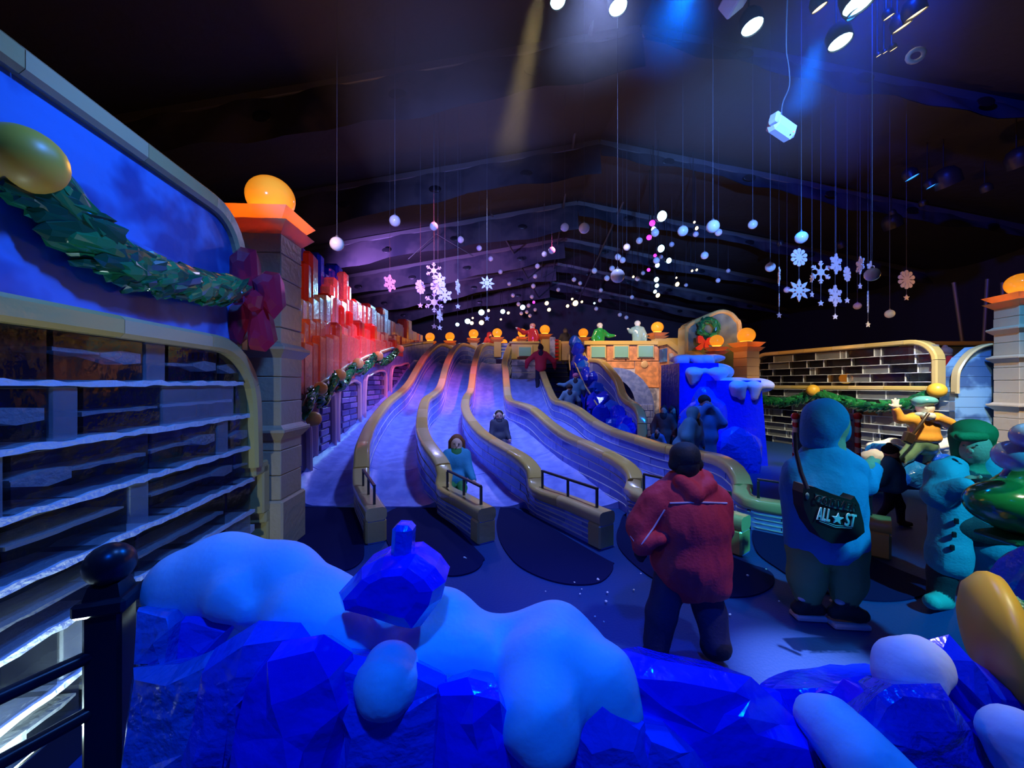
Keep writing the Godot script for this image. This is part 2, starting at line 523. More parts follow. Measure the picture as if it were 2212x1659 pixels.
func materials() -> void:
	var fine := noise_tex(0.02, 1)
	var frost := noise_tex(0.012, 2, null, 512, 5, FastNoiseLite.TYPE_PERLIN)
	var blot := noise_tex(0.006, 5, ramp2(Color(0.55, 0.6, 0.72), Color(1, 1, 1), 0.35, 0.65))
	var streak := noise_tex(0.01, 8, ramp2(Color(0.82, 0.85, 0.92), Color(1, 1, 1), 0.3, 0.7), 512, 4)
	M.snow = mat(Color(0.80, 0.84, 0.90), 0.5, {"sss": 0.2, "bump": fine, "bump_cm": 0.15, "scale": 2.5})
	M.deep = mat(Color(0.003, 0.025, 0.92), 0.16, {"coat": 0.4, "bump": frost, "bump_cm": 1.0, "scale": 1.4})
	M.deep2 = mat(Color(0.004, 0.09, 0.85), 0.22, {"coat": 0.4, "bump": frost, "bump_cm": 1.2, "scale": 1.8})
	M.cyan_ice = mat(Color(0.015, 0.22, 0.72), 0.2, {"coat": 0.5, "bump": frost, "bump_cm": 1.6, "scale": 2.0})
	M.frost = mat(Color(0.20, 0.30, 0.92), 0.2, {"coat": 0.5, "tex": streak, "bump": frost, "bump_cm": 1.2, "scale": 0.8})
	M.lane = mat(Color(0.24, 0.33, 0.95), 0.34, {"spec": 0.4, "tex": streak, "bump": frost, "bump_cm": 1.0, "scale": 0.6})
	M.block = mat(Color(0.14, 0.20, 0.66), 0.12, {"coat": 0.4})
	M.block2 = mat(Color(0.28, 0.38, 0.95), 0.2, {"tex": streak, "scale": 1.0})
	M.panel = mat(Color(0.05, 0.24, 0.70), 0.35, {"tex": blot, "bump": frost, "bump_cm": 0.6, "scale": 0.5})
	M.clear = mat(Color(0.010, 0.012, 0.018), 0.05, {"alpha": 0.45, "bump": frost, "bump_cm": 0.3, "scale": 0.8})
	M.hazy = mat(Color(0.26, 0.30, 0.36), 0.2, {"alpha": 0.45, "bump": frost, "bump_cm": 0.6, "scale": 0.8})
	M.joint = mat(Color(0.60, 0.66, 0.74), 0.45, {"bump": fine, "bump_cm": 0.6, "scale": 2.0})
	M.gold = mat(Color(0.62, 0.46, 0.15), 0.2, {"coat": 0.4, "bump": fine, "bump_cm": 0.2, "scale": 1.0})
	M.gold2 = mat(Color(0.55, 0.42, 0.17), 0.22, {"coat": 0.4, "bump": fine, "bump_cm": 0.2, "scale": 1.0})
	M.gold3 = mat(Color(0.64, 0.50, 0.25), 0.25, {"coat": 0.4, "bump": fine, "bump_cm": 0.2, "scale": 1.0})
	M.stone = mat(Color(0.60, 0.44, 0.28), 0.3, {"bump": fine, "bump_cm": 0.4, "scale": 1.0})
	M.peach = mat(Color(0.74, 0.35, 0.19), 0.3, {"tex": streak, "scale": 0.7})
	M.lilac = mat(Color(0.55, 0.58, 0.80), 0.3, {"tex": blot, "scale": 0.5})
	M.teal_pane = mat(Color(0.20, 0.48, 0.50), 0.2)
	M.red_ice = mat(Color(0.72, 0.05, 0.03), 0.2, {"coat": 0.4, "sss": 0.2, "bump": frost, "bump_cm": 0.8, "scale": 1.5})
	M.pink_ice = mat(Color(0.80, 0.32, 0.34), 0.18, {"coat": 0.5, "sss": 0.2, "bump": frost, "bump_cm": 1.6, "scale": 1.5})
	M.pale_ice = mat(Color(0.66, 0.62, 0.80), 0.14, {"coat": 0.6, "bump": frost, "bump_cm": 2.5, "scale": 2.5})
	M.violet_ice = mat(Color(0.12, 0.05, 0.72), 0.2, {"coat": 0.4, "bump": frost, "bump_cm": 1.0, "scale": 1.5})
	M.bow = mat(Color(0.55, 0.02, 0.06), 0.16, {"coat": 0.5})
	M.bow2 = mat(Color(0.70, 0.04, 0.03), 0.2, {"coat": 0.5})
	M.leaf = mat(Color(0.01, 0.17, 0.05), 0.14, {"coat": 0.6})
	M.leaf2 = mat(Color(0.02, 0.26, 0.08), 0.16, {"coat": 0.6})
	M.leaf3 = mat(Color(0.008, 0.10, 0.05), 0.14, {"coat": 0.6})
	M.yellow = mat(Color(0.80, 0.48, 0.05), 0.4, {"sss": 0.2})
	M.orb = mat(Color(0.9, 0.35, 0.03), 0.1, {"coat": 0.5, "emit": Color(1.0, 0.30, 0.012), "emit_e": 0.75})
	M.orb_glow = mat(Color(1.0, 0.6, 0.1), 0.2, {"emit": Color(1.0, 0.52, 0.05), "emit_e": 1.3})
	M.floor = mat(Color(0.012, 0.052, 0.23), 0.5, {"spec": 0.3, "bump": fine, "bump_cm": 0.2, "scale": 3.0})
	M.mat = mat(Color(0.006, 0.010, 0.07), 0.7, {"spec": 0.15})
	M.metal = mat(Color(0.05, 0.06, 0.09), 0.35, {"metal": 0.6})
	M.black = mat(Color(0.012, 0.013, 0.02), 0.3)
	M.cloth = mat(Color(0.035, 0.035, 0.045), 0.75, {"bump": fine, "bump_cm": 1.0, "scale": 0.3})
	M.valance = mat(Color(0.10, 0.09, 0.11), 0.7, {"tex": blot, "scale": 0.15})
	M.alu = mat(Color(0.20, 0.20, 0.22), 0.45, {"metal": 0.5})
	M.pearl = mat(Color(0.78, 0.78, 0.84), 0.25, {"coat": 0.4})
	M.flake = mat(Color(0.75, 0.76, 0.85), 0.4)
	M.thread = mat(Color(0.10, 0.11, 0.15), 0.4)
	M.shell = mat(Color(0.62, 0.62, 0.66), 0.4)
	M.housing = mat(Color(0.02, 0.02, 0.025), 0.4)
	M.lens_blue = mat(Color(0.7, 0.9, 1.0), 0.2, {"emit": Color(0.5, 0.85, 1.0), "emit_e": 4.0})
	M.lens_deep = mat(Color(0.1, 0.4, 1.0), 0.2, {"emit": Color(0.03, 0.28, 1.0), "emit_e": 2.0})
	M.lens_warm = mat(Color(1.0, 0.8, 0.5), 0.2, {"emit": Color(1.0, 0.72, 0.34), "emit_e": 3.0})
	M.lens_pink = mat(Color(1.0, 0.2, 0.9), 0.2, {"emit": Color(1.0, 0.03, 0.8), "emit_e": 1.5})
	M.pane = mat(Color(0.03, 0.02, 0.10), 0.1)
	M.wbrick = mat(Color(0.10, 0.08, 0.32), 0.12, {"coat": 0.5})
	M.wbrick2 = mat(Color(0.26, 0.20, 0.62), 0.16, {"coat": 0.5, "bump": frost, "bump_cm": 1.5, "scale": 2.0})
	M.sage = mat(Color(0.18, 0.27, 0.21), 0.3, {"tex": streak, "scale": 0.4})
	M.peach2 = mat(Color(0.66, 0.40, 0.24), 0.3)
	M.panel2 = mat(Color(0.22, 0.45, 0.72), 0.25, {"tex": blot, "scale": 0.4})
	M.board = mat(Color(0.50, 0.55, 0.75), 0.5)
	M.ink = mat(Color(0.05, 0.10, 0.5), 0.5)
	M.ink2 = mat(Color(0.35, 0.40, 0.62), 0.5)
	M.glint = mat(Color(0.03, 0.05, 0.72), 0.10, {"coat": 1.0, "bump": frost, "bump_cm": 2.5, "scale": 2.0})
	M.green_ice = mat(Color(0.01, 0.20, 0.05), 0.14, {"coat": 0.5, "sss": 0.2})
	M.green_pale = mat(Color(0.20, 0.42, 0.25), 0.2, {"coat": 0.5})
	M.pale_ball = mat(Color(0.35, 0.55, 0.85), 0.2, {"coat": 0.5, "sss": 0.2})
	M.trimwhite = mat(Color(0.55, 0.5, 0.55), 0.5)
	M.sole = mat(Color(0.55, 0.62, 0.62), 0.6)
	M.bagcloth = mat(Color(0.004, 0.006, 0.010), 0.7)
	M.print = mat(Color(0.45, 0.75, 0.75), 0.6)
	M.printdim = mat(Color(0.05, 0.13, 0.14), 0.6)
	M.brown = mat(Color(0.05, 0.035, 0.03), 0.3)
	M.capital = mat(Color(0.66, 0.46, 0.24), 0.3, {"back": Color(0.9, 0.55, 0.25)})
	M.coral = mat(Color(0.88, 0.17, 0.15), 0.18, {"coat": 0.4, "bump": frost, "bump_cm": 1.4, "scale": 1.5})
	M.coral2 = mat(Color(0.86, 0.24, 0.22), 0.2, {"coat": 0.4, "bump": frost, "bump_cm": 1.4, "scale": 1.5})
	M.arch_trim = mat(Color(0.70, 0.46, 0.62), 0.25, {"coat": 0.3})
	M.peach_ball = mat(Color(0.92, 0.52, 0.16), 0.35, {"sss": 0.2})
	M.vc = mat(Color(1, 1, 1), 0.75, {"vc": true, "bump": fine, "bump_cm": 0.2, "scale": 4.0})
	M.vc_ice = mat(Color(1, 1, 1), 0.14, {"vc": true, "coat": 0.5, "sss": 0.15})

# ------------------------------------------------------------------ room
func room() -> void:
	var f := Mb.new(); f.box(Vector3(2, -0.1, -14), Vector3(36, 0.2, 46))
	tag(obj("floor", f, M.floor), "dark blue-grey rubber floor of the hall", "", "", "structure")
	var w := Mb.new(); w.box(Vector3(2, 5, -36.5), Vector3(36, 12, 0.3))
	tag(obj("wall_back", w, M.cloth), "dark cloth end wall of the tent", "", "", "structure")
	w = Mb.new(); w.box(Vector3(-15, 5, -14), Vector3(0.3, 12, 46))
	tag(obj("wall_left", w, M.cloth), "dark cloth side wall of the tent", "", "", "structure")
	w = Mb.new(); w.box(Vector3(19, 5, -14), Vector3(0.3, 12, 46))
	tag(obj("wall_right", w, M.cloth), "dark cloth side wall of the tent", "", "", "structure")
	w = Mb.new(); w.box(Vector3(2, 5, 8), Vector3(36, 12, 0.3))
	tag(obj("wall_front", w, M.cloth), "dark cloth entrance wall of the tent", "", "", "structure")
	var ce := thing("ceiling", "dark cloth roof of the tent with rafters and hanging valances", "", "", Vector3.ZERO, "structure")
	ce.remove_meta("category")
	var ridge := Vector3(3.0, 10.2, 0); var le := Vector3(-15, 7.1, 0); var re := Vector3(19, 7.0, 0)
	var ds := [-8.0, -3.5, 1.0, 5.0, 9.0, 13.2, 17.6, 22.0, 26.4, 31.0, 36.5]
	for i in ds.size() - 1:
		for s in [le, re]:
			var mb := Mb.new()
			var rows := []
			for j in 9:
				var row := PackedVector3Array()
				for k in 9:
					var p: Vector3 = (s as Vector3).lerp(ridge, k / 8.0)
					p.z = -lerpf(ds[i], ds[i + 1], j / 8.0)
					p.y -= 0.35 * sin(PI * j / 8.0) + 0.08 * noise.get_noise_2d(k * 0.09 + i, j * 0.07)
					row.append(p)
				rows.append(row)
			mb.grid(rows)
			var up := []
			for r in rows:
				var q := PackedVector3Array()
				for p in r: q.append(p + Vector3(0, 0.06, 0))
				q.reverse(); up.append(q)
			mb.grid(up)
			obj("roof_cloth", mb, M.cloth, ce)
	for i in range(3, ds.size() - 1):
		for s in [le, re]:
			var mb := Mb.new()
			var a: Vector3 = s; a.z = -ds[i]; var b := ridge; b.z = -ds[i]
			var dir := (b - a).normalized()
			mb.box((a + b) / 2 + Vector3(0, -0.12, 0), Vector3(a.distance_to(b), 0.22, 0.12), Basis(dir, Vector3(-dir.y, dir.x, 0), Vector3(0, 0, 1)), 0.02)
			obj("rafter", mb, M.alu, ce)
			# valance: cloth hung along the rafter, bottom edge wavy
			mb = Mb.new()
			var rows := [PackedVector3Array(), PackedVector3Array(), PackedVector3Array()]
			for k in 41:
				var t := k / 40.0
				var p := a.lerp(b, t) + Vector3(0, -0.22, 0.05)
				var drop: float = (1.15 if s == le else 0.55) + 0.10 * sin(t * 9.0 + i * 2.0) + 0.05 * sin(t * 31.0 + i)
				for r in 3:
					rows[r].append(p + Vector3(0, -drop * r / 2.0, 0.06 * sin(t * 60.0 + i + r) + 0.16 * r))
			mb.grid([rows[2], rows[1], rows[0]])
			var bk := []
			for r in 3:
				var q := PackedVector3Array()
				for p in rows[r]: q.append(p + Vector3(0, 0, -0.02))
				bk.append(q)
			mb.grid(bk)
			obj("valance", mb, M.valance, ce)
			# round holes in the valance, rimmed
			for k in 5:
				var t := 0.18 + 0.17 * k
				var p := a.lerp(b, t) + Vector3(0, -0.9 if s == le else -0.5, 0.36)
				mb = Mb.new(); mb.lathe([Vector2(0.001, 0.0), Vector2(0.13, 0.0), Vector2(0.14, -0.02)], 14, Transform3D(Basis.from_scale(Vector3(1.5, 1, 0.8)).rotated(Vector3.RIGHT, PI / 2), p))
				obj("vent_hole", mb, M.black, ce)
	# long poles and cables that run down the tent
	for q in [[800, 0, 8.2, 1165, 645, 31.0, 0.05], [1296, -60, 7.6, 1190, 620, 31.0, 0.045], [1440, 230, 11.5, 1245, 660, 31.0, 0.05], [760, 40, 8.6, 1010, 400, 17.0, 0.02], [1185, 190, 11.0, 1170, 600, 26.0, 0.02]]:
		var mb := Mb.new(); mb.tube([P(q[0], q[1], q[2]), P(q[3], q[4], q[5])], q[6], 8)
		tag(obj("roof_pole", mb, M.alu), "thin metal pole running lengthwise under the tent roof", "pole", "poles under the tent roof")
	var c := Mb.new(); c.tube([P(882, 560, 17), P(942, 505, 17)], 0.02, 6)
	c.tube([P(942, 505, 17), P(1022, 553, 17)], 0.02, 6)
	tag(obj("brace_cable", c, M.alu), "forked bracing cable below a rafter over the snowflakes", "cable")
	# poles of light metal behind the warm side wall
	for q in [[2060, 610, 2079, 740], [2133, 603, 2125, 740], [2165, 610, 2171, 740]]:
		c = Mb.new(); c.tube([P(q[0], q[1] - 120 * 0, 12.0), P(q[2], q[3], 12.0), P(q[2], 829, 12.0) * Vector3(1, 0, 1)], 0.05, 8)
		tag(obj("tilted_pole", c, M.alu), "slanting pale pole rising behind the clear brick side wall", "pole", "slanting poles behind the side wall")
	# dark rounded landing mats at the foot of each slide
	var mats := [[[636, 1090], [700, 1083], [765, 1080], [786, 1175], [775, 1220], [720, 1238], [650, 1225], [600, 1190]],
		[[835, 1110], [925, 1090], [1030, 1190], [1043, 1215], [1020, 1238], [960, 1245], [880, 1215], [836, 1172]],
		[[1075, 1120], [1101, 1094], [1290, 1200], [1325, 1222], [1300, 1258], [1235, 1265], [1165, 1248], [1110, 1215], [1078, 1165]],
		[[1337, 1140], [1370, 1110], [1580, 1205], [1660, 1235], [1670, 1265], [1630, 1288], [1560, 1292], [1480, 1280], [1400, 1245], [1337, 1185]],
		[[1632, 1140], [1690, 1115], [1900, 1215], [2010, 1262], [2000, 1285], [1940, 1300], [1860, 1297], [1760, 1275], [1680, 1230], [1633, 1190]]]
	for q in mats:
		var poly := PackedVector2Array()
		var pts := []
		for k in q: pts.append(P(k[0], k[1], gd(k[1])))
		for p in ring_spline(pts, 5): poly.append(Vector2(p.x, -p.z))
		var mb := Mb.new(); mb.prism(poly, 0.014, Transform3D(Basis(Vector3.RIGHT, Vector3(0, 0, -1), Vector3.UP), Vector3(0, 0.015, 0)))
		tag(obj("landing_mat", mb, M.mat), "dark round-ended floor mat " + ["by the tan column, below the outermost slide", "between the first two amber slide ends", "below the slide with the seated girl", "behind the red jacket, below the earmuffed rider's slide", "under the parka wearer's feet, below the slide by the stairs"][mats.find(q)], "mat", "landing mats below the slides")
	# scattered bits of ice on the floor
	for i in 46:
		var x := rng.randf_range(-1.2, 3.4); var d := rng.randf_range(2.3, 4.0)
		var mb := Mb.new(); mb.rock(Vector3.ZERO, Vector3(0.012, 0.008, 0.012) * rng.randf_range(0.5, 1.2), i, 6, 4)
		var o := obj("ice_chip", mb, M.snow)
		o.position = Vector3(x, 0.02, -d)
		tag(o, "tiny white chip of ice lying on the dark floor", "ice chip", "ice chips scattered on the floor")

# carved lump: outline in pixels at depth d, bulging forward in facets
func crag(mb, poly: Array, d: float, front: float, back: float, shrink: float, seed: int, jit := 0.02) -> void:
	var g := RandomNumberGenerator.new(); g.seed = seed
	var ring := []; var c := Vector3.ZERO
	var pl := PackedVector2Array()
	for q in poly: pl.append(Vector2(q[0], q[1]))
	if Geometry2D.is_polygon_clockwise(pl): pl.reverse()
	for q in pl: ring.append(P(q.x, q.y, d)); c += P(q.x, q.y, d) / pl.size()
	var lay := []
	for k in [[front, shrink * 0.55, jit], [front * 0.72, shrink, jit * 1.4], [0.0, 1.0, 0.0], [-back, 0.6, 0.0]]:
		var row := []
		for p in ring: row.append(c + (p - c) * k[1] + Vector3(g.randf_range(-1, 1), g.randf_range(-1, 1), g.randf_range(-1, 1)) * k[2] + Vector3(0, 0, k[0]))
		lay.append(row)
	for j in 3:
		for i in ring.size():
			var i2: int = (i + 1) % ring.size()
			mb.otri(lay[j][i], lay[j][i2], lay[j + 1][i2], c - Vector3(0, 0, back)); mb.otri(lay[j][i], lay[j + 1][i2], lay[j + 1][i], c - Vector3(0, 0, back))
	var m := Vector3.ZERO
	for p in lay[0]: m += p / ring.size()
	for i in ring.size(): mb.otri(lay[0][i], lay[0][(i + 1) % ring.size()], m + Vector3(0, 0, front * 0.06), c)
	for i in ring.size(): mb.otri(lay[3][i], lay[3][(i + 1) % ring.size()], c - Vector3(0, 0, back), c)

func frust(mb, o: Vector3, bs: Basis, a: float, b: float, y0: float, y1: float) -> void:
	var q := []
	for e in [[a, y0], [b, y1]]:
		for s in [[-1, -1], [1, -1], [1, 1], [-1, 1]]:
			q.append(o + bs * Vector3(s[0] * e[0], e[1], s[1] * e[0]))
	for i in 4:
		mb.quad(q[(i + 1) % 4], q[i], q[4 + i], q[4 + (i + 1) % 4])
	mb.quad(q[4], q[7], q[6], q[5]); mb.quad(q[0], q[1], q[2], q[3])

func orb_lamp(par: Node3D, at: Vector3, r: float, e: float) -> void:
	var mb := Mb.new()
	var prof := []
	for i in 15:
		var a := -PI * 0.42 + PI * 0.92 * i / 14.0
		prof.append(Vector2(maxf(cos(a), 0.001) * r, sin(a) * r * 0.93))
	prof[-1].x = 0.001
	mb.lathe(prof, 28, Transform3D(Basis.IDENTITY, at))
	obj("globe_lamp", mb, M.orb, par)
	mb = Mb.new(); mb.lathe([Vector2(r * 0.30, -r * 0.92), Vector2(r * 0.62, -r * 0.80), Vector2(r * 0.66, -r * 0.72), Vector2(r * 0.3, -r * 0.7)], 20, Transform3D(Basis.IDENTITY, at))
	obj("lamp_foot", mb, M.orb_glow, par)
	omni(par.position + at, Color(1.0, 0.42, 0.06), e, r * 0.6)

# square column of ice blocks with mouldings, flared capital and a glowing globe
func lamp_column(label: String, at: Vector3, h: float, w: float, yaw: float, r: float, m: Material, rings: Array, e: float) -> void:
	var t := thing("lamp_column", label, "column", "", at)
	var bs := Basis(Vector3.UP, yaw)
	var n := maxi(3, int(h / 0.32))
	var mb := Mb.new(); mb.box(Vector3(0, 0.28, 0), Vector3(w * 1.14, 0.56, w * 1.14), bs, 0.02)
	obj("plinth", mb, m, t)
	var y := 0.56
	var hb := (h - 0.56 - 0.2) / n
	for i in n:
		mb = Mb.new(); mb.box(Vector3(0, y + hb / 2, 0), Vector3(w * (1.0 if i % 2 else 0.985), hb - 0.006, w * (1.0 if i % 2 else 0.985)), bs, 0.008)
		obj("shaft_block", mb, m, t)
		y += hb
	for k in rings:
		mb = Mb.new()
		frust(mb, Vector3(0, k, 0), bs, w * 0.5, w * 0.64, -0.10, -0.02)
		mb.box(Vector3(0, k, 0), Vector3(w * 1.3, 0.045, w * 1.3), bs, 0.01)
		frust(mb, Vector3(0, k, 0), bs, w * 0.6, w * 0.5, 0.02, 0.06)
		obj("moulding", mb, m, t)
	mb = Mb.new()
	frust(mb, Vector3(0, h - 0.26, 0), bs, w * 0.5, w * 0.72, 0.0, 0.12)
	frust(mb, Vector3(0, h - 0.26, 0), bs, w * 0.52, w * 0.74, 0.14, 0.26)
	obj("capital", mb, M.capital, t)
	orb_lamp(t, Vector3(0, h + r * 0.9, 0), r, e)

# ------------------------------------------------------------------ near wall on the left: plane through two ground points
const WA := Vector3(-2.6, 0, -4.2)
const WU := Vector3(0.1275, 0, 0.9918)      # along the wall, towards the viewer
const WN := Vector3(0.9918, 0, -0.1275)     # out of the wall
func W(s: float, y: float, out := 0.0) -> Vector3:
	return WA + WU * s + WN * out + Vector3(0, y, 0)
func wp(px: float, py: float) -> Vector2:   # pixel -> (s, y) on the wall
	var k := (px - CX) / F
	var d := -2.0603 / (k + 0.12855)
	return Vector2((4.2 - d) / 0.9918, EYE - (py - CY) / F * d)

func wo(px: float, py: float, out: float) -> Vector3:   # pixel -> point on the plane that lies out from the near wall
	var dir := P(px, py, 1.0) - Vector3(0, EYE, 0)
	var k := (WA + WN * out - Vector3(0, EYE, 0)).dot(WN) / dir.dot(WN)
	return Vector3(0, EYE, 0) + dir * k

func garland(t: Node3D, pts: Array, r: float, leaf: float, n: int, seed: int, out: Vector3) -> void:
	var g := RandomNumberGenerator.new(); g.seed = seed
	var path := spline(pts, 8)
	var mb := Mb.new(); mb.tube(path, r * 0.72, 10)
	obj("stem", mb, M.leaf3, t)
	var L := length_of(path)
	var parts := [Mb.new(), Mb.new(), Mb.new()]
	var shapes := []
	for q in 3:
		var b := Mb.new()
		b.rock(Vector3.ZERO, Vector3(leaf * 0.42, leaf, leaf * 0.26), seed + q, 9, 5, 0.1)
		shapes.append(b.mesh())
	for i in n:
		var s := L * (i + g.randf()) / n
		var p := at_len(path, s); var T := (at_len(path, s + 0.02) - at_len(path, s - 0.02)).normalized()
		var u := T.cross(out).normalized()
		var a := g.randf_range(-1.75, 1.75)
		var nn := (out * cos(a) + u * sin(a)).normalized()
		var dir := (T * (-0.75 + g.randf_range(-0.3, 0.3)) + u * sin(a) * 0.8 + Vector3(0, -0.25, 0)).normalized()
		dir = (dir - nn * dir.dot(nn) * 0.75).normalized()
		var sd := dir.cross(nn).normalized()
		var o := MeshInstance3D.new(); o.name = "leaf"; o.mesh = shapes[i % 3]
		o.material_override = [M.leaf, M.leaf2, M.leaf3][g.randi() % 3]
		o.transform = Transform3D(Basis(sd, dir, sd.cross(dir)).scaled_local(Vector3.ONE * g.randf_range(0.75, 1.2)), p + nn * r)
		t.add_child(o, true)

func bow(called: String, label: String, at: Vector3, s: float, bs: Basis, m: Material) -> void:
	var t := thing(called, label, "bow", "", at)
	for q in [[-1, 0.0], [1, -0.12]]:
		var mb := Mb.new()
		var pl := PackedVector2Array()
		for p in [[0.0, 0.06], [0.16, 0.34], [0.34, 0.42], [0.46, 0.40], [0.50, 0.30], [0.50, 0.02], [0.46, -0.10], [0.34, -0.14], [0.16, -0.06], [0.0, -0.04]]:
			pl.append(Vector2(p[0] * q[0], p[1] + q[1]) * s)
		mb.prism(pl, 0.26 * s, Transform3D(bs, bs * Vector3(0, 0, 0.13 * s)))
		obj("loop", mb, m, t)
	for q in [[-1, 0.42], [1, 0.12]]:
		var mb := Mb.new()
		var pl := PackedVector2Array()
		for p in [[-0.02, 0.02], [0.10, 0.0], [0.22 + q[1], -0.44], [0.24 + q[1] * 0.7, -0.58], [0.04 + q[1] * 0.5, -0.60], [-0.04 + q[1] * 0.4, -0.44]]:
			pl.append(Vector2(p[0] * q[0], p[1]) * s)
		mb.prism(pl, 0.2 * s, Transform3D(bs, bs * Vector3(0, 0, 0.1 * s)))
		obj("tail", mb, m, t)
	var k := Mb.new(); k.rock(Vector3.ZERO, Vector3(0.13, 0.12, 0.17) * s, 4, 10, 8, 0.1, bs)
	obj("knot", k, m, t)

func jagged(p0: Vector2, p1: Vector2, th: float, amp: float, seed: int) -> PackedVector2Array:
	var g := RandomNumberGenerator.new(); g.seed = seed
	var o := PackedVector2Array(); var n := maxi(4, int(p0.distance_to(p1) / 0.07))
	var nr := (p1 - p0).normalized().orthogonal()
	for i in n + 1: o.append(p0.lerp(p1, float(i) / n) - nr * (th * 0.5 + amp * g.randf()))
	for i in n + 1: o.append(p1.lerp(p0, float(i) / n) + nr * (th * 0.5 + amp * g.randf() * 0.7))
	return o

func left_wall() -> void:
	var t := thing("ice_wall", "tall near wall of clear ice bricks under a frosted blue top panel", "wall", "", Vector3.ZERO, "structure")
	var xf := Transform3D(Basis(-WU, Vector3.UP, WN), WA)       # local x runs away from the viewer (-s), y up, z out
	var X := func(s: float, y: float) -> Vector2: return Vector2(-s, y)
	# upper frosted panel with a rounded far corner
	var pl := PackedVector2Array()
	pl.append(X.call(6.0, 2.12)); pl.append(X.call(0.62, 2.12))
	for i in 9:
		var a := PI / 2 * i / 8.0
		pl.append(X.call(1.0 - 0.38 * cos(a), 2.92 + 0.38 * sin(a)))
	pl.append(X.call(6.0, 3.30))
	var mb := Mb.new(); mb.prism(pl, 0.26, xf.translated(WN * -0.06))
	obj("upper_panel", mb, M.panel, t)
	# middle ledge: the panel is thicker in its lower part
	pl = PackedVector2Array([X.call(6.0, 2.2), X.call(0.86, 2.2), X.call(0.9, 2.5), X.call(1.1, 2.68), X.call(6.0, 2.72)])
	mb = Mb.new(); mb.prism(pl, 0.08, xf.translated(WN * 0.02))
	obj("lower_panel", mb, M.panel, t)
	# top trim
	var path := [W(6.0, 3.33, -0.06), W(3.2, 3.33, -0.06), W(1.1, 3.33, -0.06)]
	for i in 9:
		var a := PI / 2 * i / 8.0
		path.append(W(0.98 - 0.41 * sin(a), 2.92 + 0.41 * cos(a), -0.06))
	path.append(W(0.57, 2.5, -0.06)); path.append(W(0.57, 2.12, -0.06))
	var L := length_of(path)
	var nb := 9
	for i in nb:
		mb = Mb.new(); trim_run(mb, cut(path, L * i / nb + 0.002, L * (i + 1) / nb - 0.002, 10), WN, 0.14, 0.34)
		obj("trim_block", mb, M.gold3 if i % 2 else M.gold2, t)
	# trim round the brick panel
	path = [W(6.0, 2.14), W(1.4, 2.14)]
	for i in 9:
		var a := PI / 2 * i / 8.0
		path.append(W(1.02 - 0.60 * sin(a), 1.54 + 0.60 * cos(a)))
	path.append_array([W(0.40, 1.1), W(0.40, 0.98)])
	L = length_of(path); nb = 8
	for i in nb:
		mb = Mb.new(); trim_run(mb, cut(path, L * i / nb + 0.002, L * (i + 1) / nb - 0.002, 10), WN, 0.13, 0.36)
		obj("trim_block", mb, [M.gold2, M.gold, M.gold3][i % 3], t)
	for q in [[0.31, 0.95, 0.26, 0.13], [0.22, 0.72, 0.13, 0.50], [0.14, 0.42, 0.2, 0.12], [0.1, 0.2, 0.2, 0.4]]:
		mb = Mb.new(); mb.box(W(q[0], q[1], -0.15), Vector3(0.36, q[3], q[2]), Basis(WN, Vector3.UP, WN.cross(Vector3.UP)), 0.015)
		obj("trim_block", mb, M.gold2, t)
	# backing behind the corner between trim and column
	mb = Mb.new(); mb.box(W(0.3, 1.55, -0.28), Vector3(0.1, 1.2, 0.8), Basis(WN, Vector3.UP, WN.cross(Vector3.UP)))
	obj("corner_panel", mb, M.cyan_ice, t)
	# courses of clear bricks and frosty joints
	var g := RandomNumberGenerator.new(); g.seed = 26
	var ys := [0.0, 0.24, 0.55, 0.86, 1.18, 1.49, 1.80, 2.10]
	for c in ys.size() - 1:
		var y0: float = ys[c]; var y1: float = ys[c + 1]
		var s := 0.36 + 0.45 * (c % 2) * 0.0
		var end := 0.42
		if c == 6: end = 0.62
		s = end
		var k := c
		while s < 5.4:
			var frosty := k % 3 == 2
			var len := (g.randf_range(0.14, 0.22) if frosty else g.randf_range(0.55, 0.95))
			if s == end: len = g.randf_range(0.15, 0.5)
			var m: Material = M.hazy if len < 0.24 or g.randf() < 0.07 else M.clear
			mb = Mb.new()
			mb.box(W(s + len / 2, (y0 + y1) / 2, -0.16), Vector3(0.28, y1 - y0 - 0.024, len - 0.012), Basis(WN, Vector3.UP, WN.cross(Vector3.UP)), 0.01)
			obj("ice_brick", mb, m, t)
			if not frosty and g.randf() < 0.85:      # frosty seam where two thinner slabs were frozen together
				var ym := lerpf(y0, y1, g.randf_range(0.42, 0.58))
				mb = Mb.new()
				var q := jagged(X.call(s + 0.02, ym), X.call(s + len - 0.02, ym + g.randf_range(-0.015, 0.015)), 0.008, 0.012, k * 7 + c)
				mb.prism(q, 0.24, xf.translated(WN * -0.03))
				obj("frost_seam", mb, M.joint, t)
				if g.randf() < 0.6:
					mb = Mb.new()
					var e := s + (0.02 if g.randf() < 0.5 else len - 0.3)
					mb.prism(PackedVector2Array([X.call(e, ym - 0.035), X.call(e + 0.12, ym - 0.05), X.call(e + 0.28, ym - 0.012), X.call(e + 0.28, ym + 0.01), X.call(e + 0.14, ym + 0.035), X.call(e, ym + 0.025)]), 0.12, xf.translated(WN * -0.025))
					obj("frost_patch", mb, M.joint, t)
			s += len; k += 1
		if c > 0:
			mb = Mb.new(); mb.prism(jagged(X.call(5.6, y0), X.call(end - 0.03, y0), 0.012, 0.022, c), 0.30, xf.translated(WN * 0.0))
			obj("frost_joint", mb, M.joint, t)
	# garland, ornaments, bow
	var gp := []
	for q in [[66, 380], [125, 440], [200, 520], [290, 575], [380, 605], [440, 620], [500, 622]]:
		gp.append(wo(q[0], q[1], 0.10))
	var gt := thing("garland", "thick green ice leaf garland sagging across the near frosted panel", "garland")
